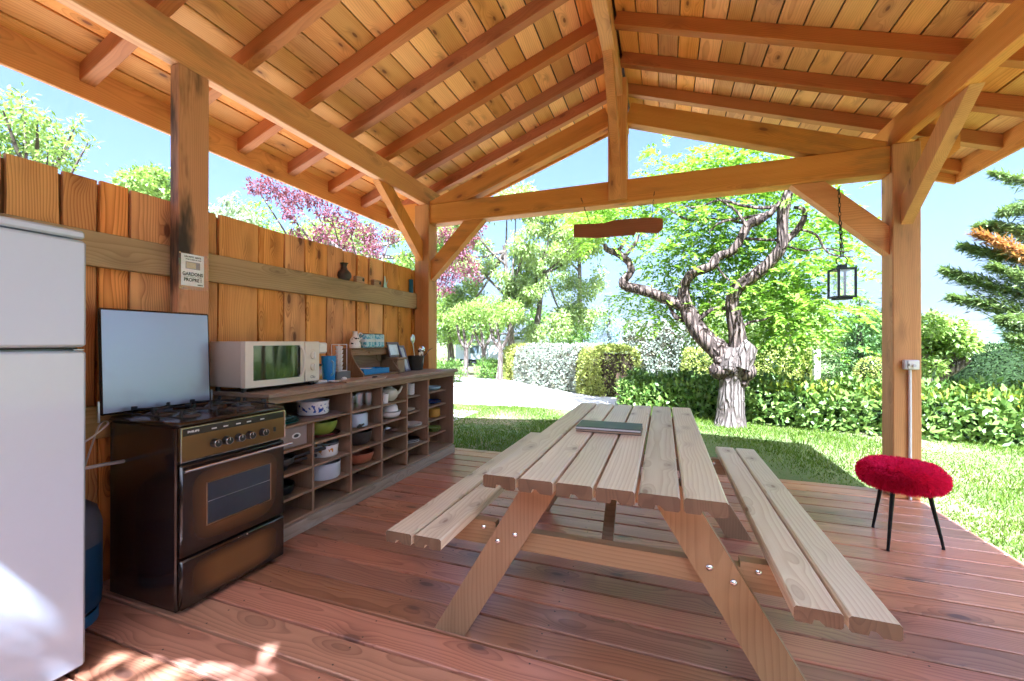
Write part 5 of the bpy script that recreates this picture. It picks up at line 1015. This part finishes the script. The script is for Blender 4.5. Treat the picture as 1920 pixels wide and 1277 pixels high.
# mobile home far left of the hedges, undersized and set nearer than it stands
hb = empty('mobile_home', (-9.6, 24, GZ), 'long low white mobile home behind the pollarded trees', 'mobile home'); WC = plain('white_cladding', (.74, .76, .80), .6, 0, .04)
P('wall', gbox(-12.6, -7.0, 24, 26, .10, 1.22, .02), WC, hb); P('roof', gbox(-12.75, -6.85, 23.85, 26.1, 1.2205, 1.34, .02), plain('grey_roof', (.55, .57, .62), .6), hb); P('under_shadow', gbox(-12.5, -7.1, 24.1, 25.9, GZ, .0995, .01), plain('under_shadow_dark', (.06, .06, .06), .8), hb)  # lowest dark box stands in for the shadow beneath the home
for x_ in (-11.6, -9.4, -8.0):
    w_ = P('window', gbox(x_, x_+.7, 23.985, 23.999, .45, 1.02, .004), plain('window_frame_grey', (.5, .52, .55), .5) if x_ == -11.6 else bpy.data.materials['window_frame_grey'], hb); P('pane', gbox(x_+.05, x_+.65, 23.978, 23.984, .50, .97, .002), plain('window_dark', (.10, .13, .16), .1) if x_ == -11.6 else bpy.data.materials['window_dark'], w_)
# small shrubs by the path
for k, (px, py, lab) in enumerate(((922, 708, 'green bush between two pollarded trees'), (836, 702, 'low green plants at the foot of the left post'))):
    g0 = gnd(px, 15.5-k); e_ = empty('bush', g0, lab+' beyond the path', 'shrub'); P('stem', gtube([g0, (g0[0], g0[1], .3)], .03, 6), TWIG, e_); crown([(g0[0]+dx, g0[1], .15+abs(dx)*.1, .4, .4, .42) for dx in (-.3, 0, .3)], 1500, .14, .04, L_GREEN, e_, droop=-.3)
hedge('light_block_hedge', 'added unseen dark hedge blocking light from behind the viewer', [(-7, -3.0), (-2, -3.4), (3, -3.4), (6, -2.6)], 1.2, 2.9, 14000, .16, .08, L_DARK, TWG, rough_=.06)  # added unseen, blocks light from behind the camera to darken the rafter faces
shade_cl = []
while len(shade_cl) < 30:
    c = (-.3+RNG.normal(0, .9), -2.9+RNG.normal(0, .75), 5.6+RNG.normal(0, .8)); hx, hy = c[0]-.269*c[2], c[1]+.562*c[2]
    if math.hypot((hx+1.95)/1.1, hy-.90) > .27: shade_cl.append((*c, .45, .45, .36))
# tree behind the camera whose shade dapples the cooker corner
tree('shade_tree', 'leafy tree standing behind the viewer at the open end of the pavilion', (-.2, -4.2, GZ), (-.2, -3.6, 5.0), shade_cl, 7000, .11, .055, L_GREEN, BARKD, 8, None, .16)
# ================================================================== GRASS
def blades(n, x0, x1, y0, y1, h0, h1, test=None):
    x = RNG.uniform(x0, x1, n); y = RNG.uniform(y0, y1, n); keep = np.ones(n, bool)
    if test is not None: keep = test(x, y)
    x, y = x[keep], y[keep]; n = len(x); h_ = RNG.uniform(h0, h1, n)*(0.75+.5*np.sin(x*2.1+1)*np.sin(y*1.7)); a = RNG.uniform(0, 2*np.pi, n); b = np.stack([x, y, np.full(n, GZ)], 1); s = np.stack([np.cos(a), np.sin(a), 0*a], 1)*(.0045+.0006*np.maximum(0, y-4))[:, None]
    ln3 = np.stack([RNG.normal(0, .45, n), RNG.normal(0, .45, n), np.ones(n)], 1)*h_[:, None]; V = np.stack([b-s, b+s, b+ln3], 1).reshape(-1, 3); i = np.arange(n)*3; return V, np.stack([i, i+1, i+2], 1)
def dry(x, y): return (np.sin(x*1.3+.7)*np.sin(y*1.1+2)+.5*np.sin(x*3.1+y*2.3)+RNG.normal(0, .35, len(x))) < .42
def pathside(x, y): return (y < np.interp(x, [-14, -9, -4.4, -1.6, -.4, .1], [7.3, 7.9, 8.23, 8.3, 8.75, 9.2]))
def offdeck(x, y): return ~((x < DX1+.01) & (y < DY1+.01) & (x > -2.85))
V1, F1 = blades(95000, -7, 5.5, 4.3, 8.9, .03, .075, lambda x, y: dry(x, y) & pathside(x, y) & offdeck(x, y)); V2, F2 = blades(60000, 1.87, 6.0, .8, 4.3, .03, .065, dry); V3, F3 = blades(16000, -1, 8, 7.0, 12.5, .05, .11, dry)
tag(fastmesh('grass', np.concatenate([V1, V2, V3]), np.concatenate([F1, F2+len(V1), F3+len(V1)+len(V2)]), leafmat('grass_blade', (.075, .14, .012), (.16, .21, .03), .35, .8, .05)), 'short green lawn grass around the deck with dry patches', 'grass', kind='stuff')

# ================================================================== AIR
hz = P('haze', ([(x, y, z) for x in (-1500, 1500) for y in (-1500, 1500) for z in (-1.2, 75)], [(0, 1, 3, 2), (4, 6, 7, 5), (0, 4, 5, 1), (2, 3, 7, 6), (0, 2, 6, 4), (1, 5, 7, 3)]), None, center=False); tag(hz, kind='stuff')
s = Mt('haze_air'); s.t.nodes.remove(s.b); pv = s.n('ShaderNodeVolumePrincipled'); pv.inputs['Color'].default_value = (.80, .88, 1, 1); pv.inputs['Density'].default_value = .0002; s.t.links.new(pv.outputs[0], s.out.inputs['Volume']); hz.data.materials.append(s.m)
